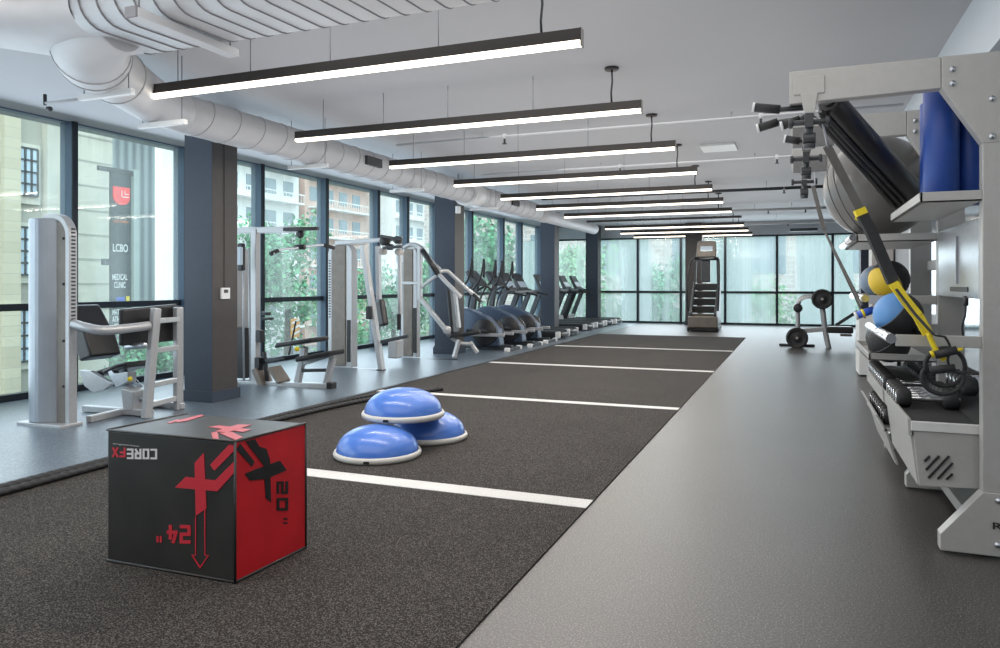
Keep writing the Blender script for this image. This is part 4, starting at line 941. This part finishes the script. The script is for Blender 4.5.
# ================================================================== OUTSIDE
solo(MB().box(-120, 90, -60, 130, -5.2, -5.0), 'street', street_m, 'grey street far below the windows outside', 'street'); bpy.data.objects['street']['kind'] = 'structure'; del bpy.data.objects['street']['category']
FX = -22.0
def ax_(u, v, X=FX):
    r = (u-500)/FOC; Y = X*(C_+r*S_)/(r*C_-S_); D = -X*S_+Y*C_
    return Vector((X, Y, EYE-(v-HOR)/FOC*D))
y1 = ax_(68, 0).y; y2 = ax_(112.5, 0).y; y3 = ax_(190, 0).y
bd = thing('building', 'cream brick building with steel-framed windows across the street, far left', 'building', (FX, 8, -5))
MB().box(FX-6, FX, -14, y1, -5, 12).build('wall', cream_brick, bd)
for u0, u1, v0, v1 in ((15,34,147,197), (15,34,227,275), (14,33,310,360)):
    a, b = ax_(u0, v0), ax_(u1, v1)
    w = MB(); w.box(FX, FX+.12, a.y-.12, b.y+.12, b.z-.25, a.z+.15).build('window_surround', stone_m, bd)
    f = MB().box(FX+.12, FX+.16, a.y, b.y, b.z, a.z).build('window', winsky, bd)
    g = MB()
    for k in range(4): yy = a.y+(b.y-a.y)*k/3; g.box(FX+.16, FX+.19, yy-.03, yy+.03, b.z, a.z)
    for k in range(5): zz = b.z+(a.z-b.z)*k/4; g.box(FX+.16, FX+.19, a.y, b.y, zz-.03, zz+.03)
    g.build('window_bars', darkm, f)
a = ax_(6,0).y
MB().box(FX, FX+.3, a-.25, a+.25, -5, 12).build('pilaster', cream_brick, bd)
MB().box(FX, FX+.25, ax_(42,0).y, ax_(60,0).y, -5, 12).build('stone_pier', stone_m, bd)
bd2 = thing('building', 'pale banded stone facade beside the hanging shop sign outside', 'building', (FX, 14, -5))
MB().box(FX-5, FX, y1, y2, -5, 12).build('wall', stone_m, bd2)
j = MB(); z = -4.5
while z < 11: j.box(FX, FX+.02, y1, y2, z, z+.05); z += .82
j.build('joint', stone_l, bd2)
bd3 = thing('building', 'grey corrugated metal facade behind the hanging shop sign outside', 'building', (FX, 18, -5))
MB().box(FX-4, FX-.01, y2, y3-1.7, -5, ax_(130,150).z+1.2).build('wall', corr_m, bd3)
sg = thing('blade_sign', 'tall dark vertical shop sign with red emblem and white lettering outside the window', 'sign', ax_(122, 300, FX+2.2))
SX = FX+2.2
p0, p1 = ax_(111, 172, SX), ax_(131, 425, SX)
MB().box(SX-.08, SX+.0, p0.y, p1.y, p1.z, p0.z).build('sign_board', mat('sign_grey', (.035, .045, .05), .5), sg)
MB().box(SX-.12, SX+.04, p1.y+.08, p1.y+.28, p1.z, p0.z+.2).build('pole', slabgrey, sg)
MB().box(SX-.06, SX+.02, p0.y-.45, p1.y+.28, p0.z, p0.z+.14).build('bracket', darkm, sg)
MB().box(SX-.06, SX+.02, p0.y-.3, p0.y, ax_(108,262,SX).z-.1, ax_(108,262,SX).z+.1).build('bracket', darkm, sg)
fe = Vector((0,1,0)); fu = Vector((0,0,1))
def sgn(body, u, v, wpx, hpx, m):
    o_ = ax_(u, v, SX+.01); k = (ax_(u+wpx/2,v,SX)-ax_(u-wpx/2,v,SX)).length; D = -SX*S_+o_.y*C_
    # direction facing +X: right is +Y seen from inside
    lettering(body, k, hpx/FOC*D, o_, fe, fu, m, sg, .02, bold=.018)
redsign = mat('red_sign', (.75, .04, .04), .5, emit=(.8, .05, .05), estr=.3)
a, b = ax_(112.5, 186, SX), ax_(129, 206, SX); cy_, ry, rz = (a.y+b.y)/2, (b.y-a.y)/2, (a.z-b.z)/2; cz_ = (a.z+b.z)/2
P = [(SX+.01, a.y, a.z), (SX+.01, b.y, a.z), (SX+.01, b.y, cz_-.1*rz)]+[(SX+.01, cy_+ry*math.cos(t_), cz_-.1*rz-rz*.9*math.sin(t_)) for t_ in [PI*k/10 for k in range(1, 10)]]+[(SX+.01, a.y, cz_-.1*rz)]
MB().prism(P, (.03,0,0)).build('emblem', redsign, sg)
pale = mat('pale_sign', (.85, .6, .55), .5)
MB().box(SX+.04, SX+.05, cy_-.05*ry, cy_+.05*ry, cz_-.1*rz, a.z-.1).box(SX+.04, SX+.05, cy_+.35*ry, cy_+.42*ry, cz_+.15*rz, a.z-.1).box(SX+.04, SX+.05, cy_-.05*ry, b.y-.05, cz_-.15*rz, cz_-.02*rz).box(SX+.04, SX+.05, cy_+.35*ry, b.y-.05, cz_+.2*rz, cz_+.3*rz).build('emblem_arc', pale, sg)
sgn('JOE FRESH', 120.5, 222, 15, 3, mat('orange_sign', (.8, .25, .08), .5)); sgn('LCBO', 120, 248, 15, 8, whiteink)
sgn('MEDICAL\nCLINIC', 119.5, 281, 15, 14, whiteink); sgn('MATTAMY\nATHLETIC\nCENTRE', 120, 319, 16, 20, whiteink)
o_ = ax_(126, 300, SX); MB().box(SX+.01, SX+.02, ax_(116,300,SX).y, ax_(124,300,SX).y, o_.z-.05, o_.z+.1).build('emblem_bar', bluep, sg); MB().box(SX+.01, SX+.02, ax_(126,300,SX).y, ax_(129,300,SX).y, o_.z-.08, o_.z+.12).build('emblem_bar', yellow, sg)

# apartments behind the trees
def apartments(X, ya, yb, ztop, label, m, Xt):
    t = thing('apartment_building', label, 'building', (X, (ya+yb)/2, -5))
    MB().box(X-8, X, ya, yb, -5, ztop).build('wall', m, t)
    z = -3.0
    while z < ztop-1.5:
        y = ya+.8
        while y < yb-2.2:
            f = MB().box(X, X+.05, y, y+1.5, z+.8, z+2.2).build('window', winglass, t)
            y += 2.6
        MB().box(X, X+1.1, ya+.5, yb-.5, z, z+.16).build('balcony_slab', render_w, t)
        r_ = MB(); r_.box(X+1.05, X+1.1, ya+.5, yb-.5, z+.9, z+1.0)
        y = ya+.5
        while y < yb-.5: r_.box(X+1.05, X+1.08, y, y+.05, z+.1, z+.95); y += .45
        r_.build('balcony_railing', render_w, t); z += 3.0
    return t
apartments(-46, 50, 61, 15, 'white balconied apartment block outside, seen behind the lat pulldown', render_w, 0)
apartments(-46, 62, 74, 14, 'pinkish brick apartment block outside, seen above the pec fly machine', pinkb, 0)
apartments(-44, 76, 110, 16, 'pale apartment block outside, farthest down the street', render_w, 0)
bn = thing('street_banner', 'orange and white banner on a pole outside, seen behind the lat pulldown bench', 'banner', (-15, 15, -5))
p = ax_(292, 328, -15)
MB().tube([(p.x, p.y, -5), (p.x, p.y, p.z+.4)], .04, 8).build('pole', darkm, bn)
MB().box(p.x+.04, p.x+.07, p.y-.12, p.y+.30, p.z-.3, p.z+.3).build('flag', orange, bn)
for k in range(3): MB().prism([(p.x+.075, p.y-.1, p.z-.26+.19*k), (p.x+.075, p.y+.28, p.z-.14+.19*k), (p.x+.075, p.y+.28, p.z-.08+.19*k), (p.x+.075, p.y-.1, p.z-.20+.19*k)], (.01,0,0)).build('flag_stripe', whiteink, bn)
# back building
t = thing('building', 'pale brick building outside beyond the back windows', 'building', (-2, 44, -5))
MB().box(-22, 34, 42, 50, -5, 9).build('wall', pale_brick, t)
for k in range(12): MB().box(-19+4.2*k, -17.3+4.2*k, 41.95, 42, 1.8, 4.2).build('window', winglass, t)
for i, (x, w, sk) in enumerate(((-5.9, 1.1, .3), (-2.6, 1.5, -.3), (1.3, 1.9, .35), (5.4, 1.6, -.3), (-10.5, 1.2, .2))):
    solo(MB().hexa([(x-w/2, 30, -5), (x+w/2, 30, -5), (x+w/2, 30.8, -5), (x-w/2, 30.8, -5), (x-w/2-sk, 30, 3.1), (x+w/2-sk, 30, 3.1), (x+w/2-sk, 30.8, 3.1), (x-w/2-sk, 30.8, 3.1)]), 'concrete_pillar', slabgrey,
         ['grey green pillar outside, seen left of the stair climber', 'grey green pillar outside, directly behind the stair climber', 'widest grey green pillar outside, right of the stair climber', 'grey green pillar outside, behind the weight discs', 'grey green pillar outside, beyond the treadmills'][i], 'pillar', (x, 30.4, -5), 'pillars outside the back windows')

# trees
def tree_mesh(n, seed):
    rnd = random.Random(seed); bm = bmesh.new()
    blobs = [(Vector((rnd.uniform(-1,1)*1.7, rnd.uniform(-1,1)*1.7, rnd.uniform(-2.2,2.6))), rnd.uniform(.8,1.5)) for _ in range(16)]
    for i in range(n):
        c, r = rnd.choice(blobs); d_ = Vector((rnd.gauss(0,1), rnd.gauss(0,1), rnd.gauss(0,1))).normalized(); p = c+d_*r*rnd.random()**.4
        a = Vector((rnd.gauss(0,1), rnd.gauss(0,1), rnd.gauss(0,1))).normalized(); b = a.cross(d_).normalized(); s = rnd.uniform(.09, .19)
        bm.faces.new([bm.verts.new(p+a*s), bm.verts.new(p+b*s*.6), bm.verts.new(p-a*s), bm.verts.new(p-b*s*.6)])
    me = bpy.data.meshes.new('crown'); bm.to_mesh(me); bm.free(); return me
leaf2 = mat('leaves_light', (.22, .44, .20), .6, noise=.5, nscale=2)
tm = [tree_mesh(3600, 3), tree_mesh(3600, 5)]
tm[0].materials.append(leafm); tm[1].materials.append(leaf2)
def tree(x, y, zc, s, k, label):
    t = thing('street_tree', label, 'tree', (x, y, -5), 'street trees outside the windows')
    c = bpy.data.objects.new('crown', tm[k]); C.objects.link(c); c.parent = t; c.location = (0, 0, zc+5); c.scale = (s, s, s); c.rotation_euler.z = x*1.7
    MB().tube([(x, y, -5), (x+.1, y, zc-1), (x, y, zc+.5)], [.2*s, .14*s, .06*s], 8).build('trunk', barkm, t)
for i, (u, X, zc, s) in enumerate(((152, -17.5, -1.6, .62), (205, -19, -2.6, .8), (286, -20, 1.0, .95), (345, -24, -2.2, 1.0), (392, -19, -.2, .8), (425, -22, .2, .8), (455, -24, 0.3, .9), (500, -21, 1.4, .8), (525, -26, .3, 1.1))):
    p = ax_(u, 250, X)
    tree(p.x, p.y, zc, s, i % 2, ['small green tree outside, right of the shop sign', 'green tree outside, hidden behind the nearest column', 'leafy green tree outside, behind the lat pulldown', 'green tree outside, behind the pec fly machine', 'green tree outside, behind the overhead arms of the fly machine', 'green tree outside, left of the second column', 'green tree outside, behind the second column', 'green tree outside, above the elliptical trainers', 'green tree outside, left of the third column'][i])
for i, (x, y, zc, s) in enumerate(((-14, 31, .8, 1.1), (-9.2, 33, .2, .9), (-5.6, 35, -.2, .85), (-1.2, 36, -1.4, .85), (2.9, 36, -1.6, .85), (7.5, 36, -1.5, .9))):
    tree(x, y, zc, s, i % 2, ['green tree outside the back corner, beyond the treadmills', 'green tree outside the back windows, left end', 'green tree outside, left of the stair climber', 'green bushy tree outside, right of the stair climber', 'green bushy tree outside, behind the plate-loaded machine', 'green tree outside, hidden behind the far right wall'][i])

# ================================================================== LIGHT, WORLD, CAMERA
W = bpy.data.worlds.new('world'); bpy.context.scene.world = W; W.use_nodes = True
n = W.node_tree; bg = n.nodes['Background']
tc = n.nodes.new('ShaderNodeTexCoord'); sp = n.nodes.new('ShaderNodeSeparateXYZ'); cr = n.nodes.new('ShaderNodeValToRGB')
cr.color_ramp.elements[0].position = .0; cr.color_ramp.elements[0].color = (.80, .88, .92, 1); cr.color_ramp.elements[1].position = .6; cr.color_ramp.elements[1].color = (.70, .84, 1.0, 1)
n.links.new(tc.outputs['Generated'], sp.inputs[0]); n.links.new(sp.outputs['Z'], cr.inputs[0]); n.links.new(cr.outputs[0], bg.inputs[0]); bg.inputs[1].default_value = 3.0
def area(loc, rot, sx, sy, power, col=(1,1,1)):
    l = bpy.data.lights.new('area', 'AREA'); l.shape = 'RECTANGLE'; l.size = sx; l.size_y = sy; l.energy = power; l.color = col
    o = bpy.data.objects.new('fixture_and_fill_lamp', l); o.location = loc; o.rotation_euler = rot; C.objects.link(o); return o
for i, y in enumerate(LY):
    if i == 7: continue
    area((-3.0, y, 2.70), (0, 0, 0), 3.0, .05, 32, (1, .93, .84))
area((-2.2, 0.5, 3.05), (0, 0, 0), 6, 5, 150, (1, .96, .92))  # added unseen ceiling fill near the camera
area((-1.5, 8, 3.08), (0, 0, 0), 4, 10, 140, (1, .97, .94))  # added unseen downward fill along the room
area((-2.5, 9, .9), (PI, 0, 0), 5.5, 20, 230, (1, .98, .97))  # added unseen uplight that brightens the ceiling
area((X0+.35, 9, 1.6), (0, -PI/2, 0), 2.8, 22, 330, (.74, .87, 1))  # added bluish fill inside the left windows, boosting their daylight
area((-1.0, YB-.4, 1.4), (-PI/2, 0, 0), 8, 2.5, 150, (.82, .92, 1))  # added fill inside the back windows, aimed into the room
sun = bpy.data.lights.new('sun', 'SUN'); sun.energy = 1.6; sun.angle = .3; sun.color = (1, .96, .9)
so = bpy.data.objects.new('sun_lamp', sun); so.rotation_euler = (math.radians(38), math.radians(28), 0); C.objects.link(so)
cam = bpy.data.cameras.new('camera'); co = bpy.data.objects.new('camera', cam); C.objects.link(co)
cam.sensor_width = 36; cam.lens = FOC/1000*36; cam.shift_y = -(324-HOR)/1000; cam.clip_end = 400; cam.clip_start = .05
co.location = (0, 0, EYE); co.rotation_euler = (PI/2, 0, math.atan2(S_, C_))
sc = bpy.context.scene; sc.camera = co
sc.view_settings.view_transform = 'Standard'; sc.view_settings.look = 'None'; sc.view_settings.exposure = 0
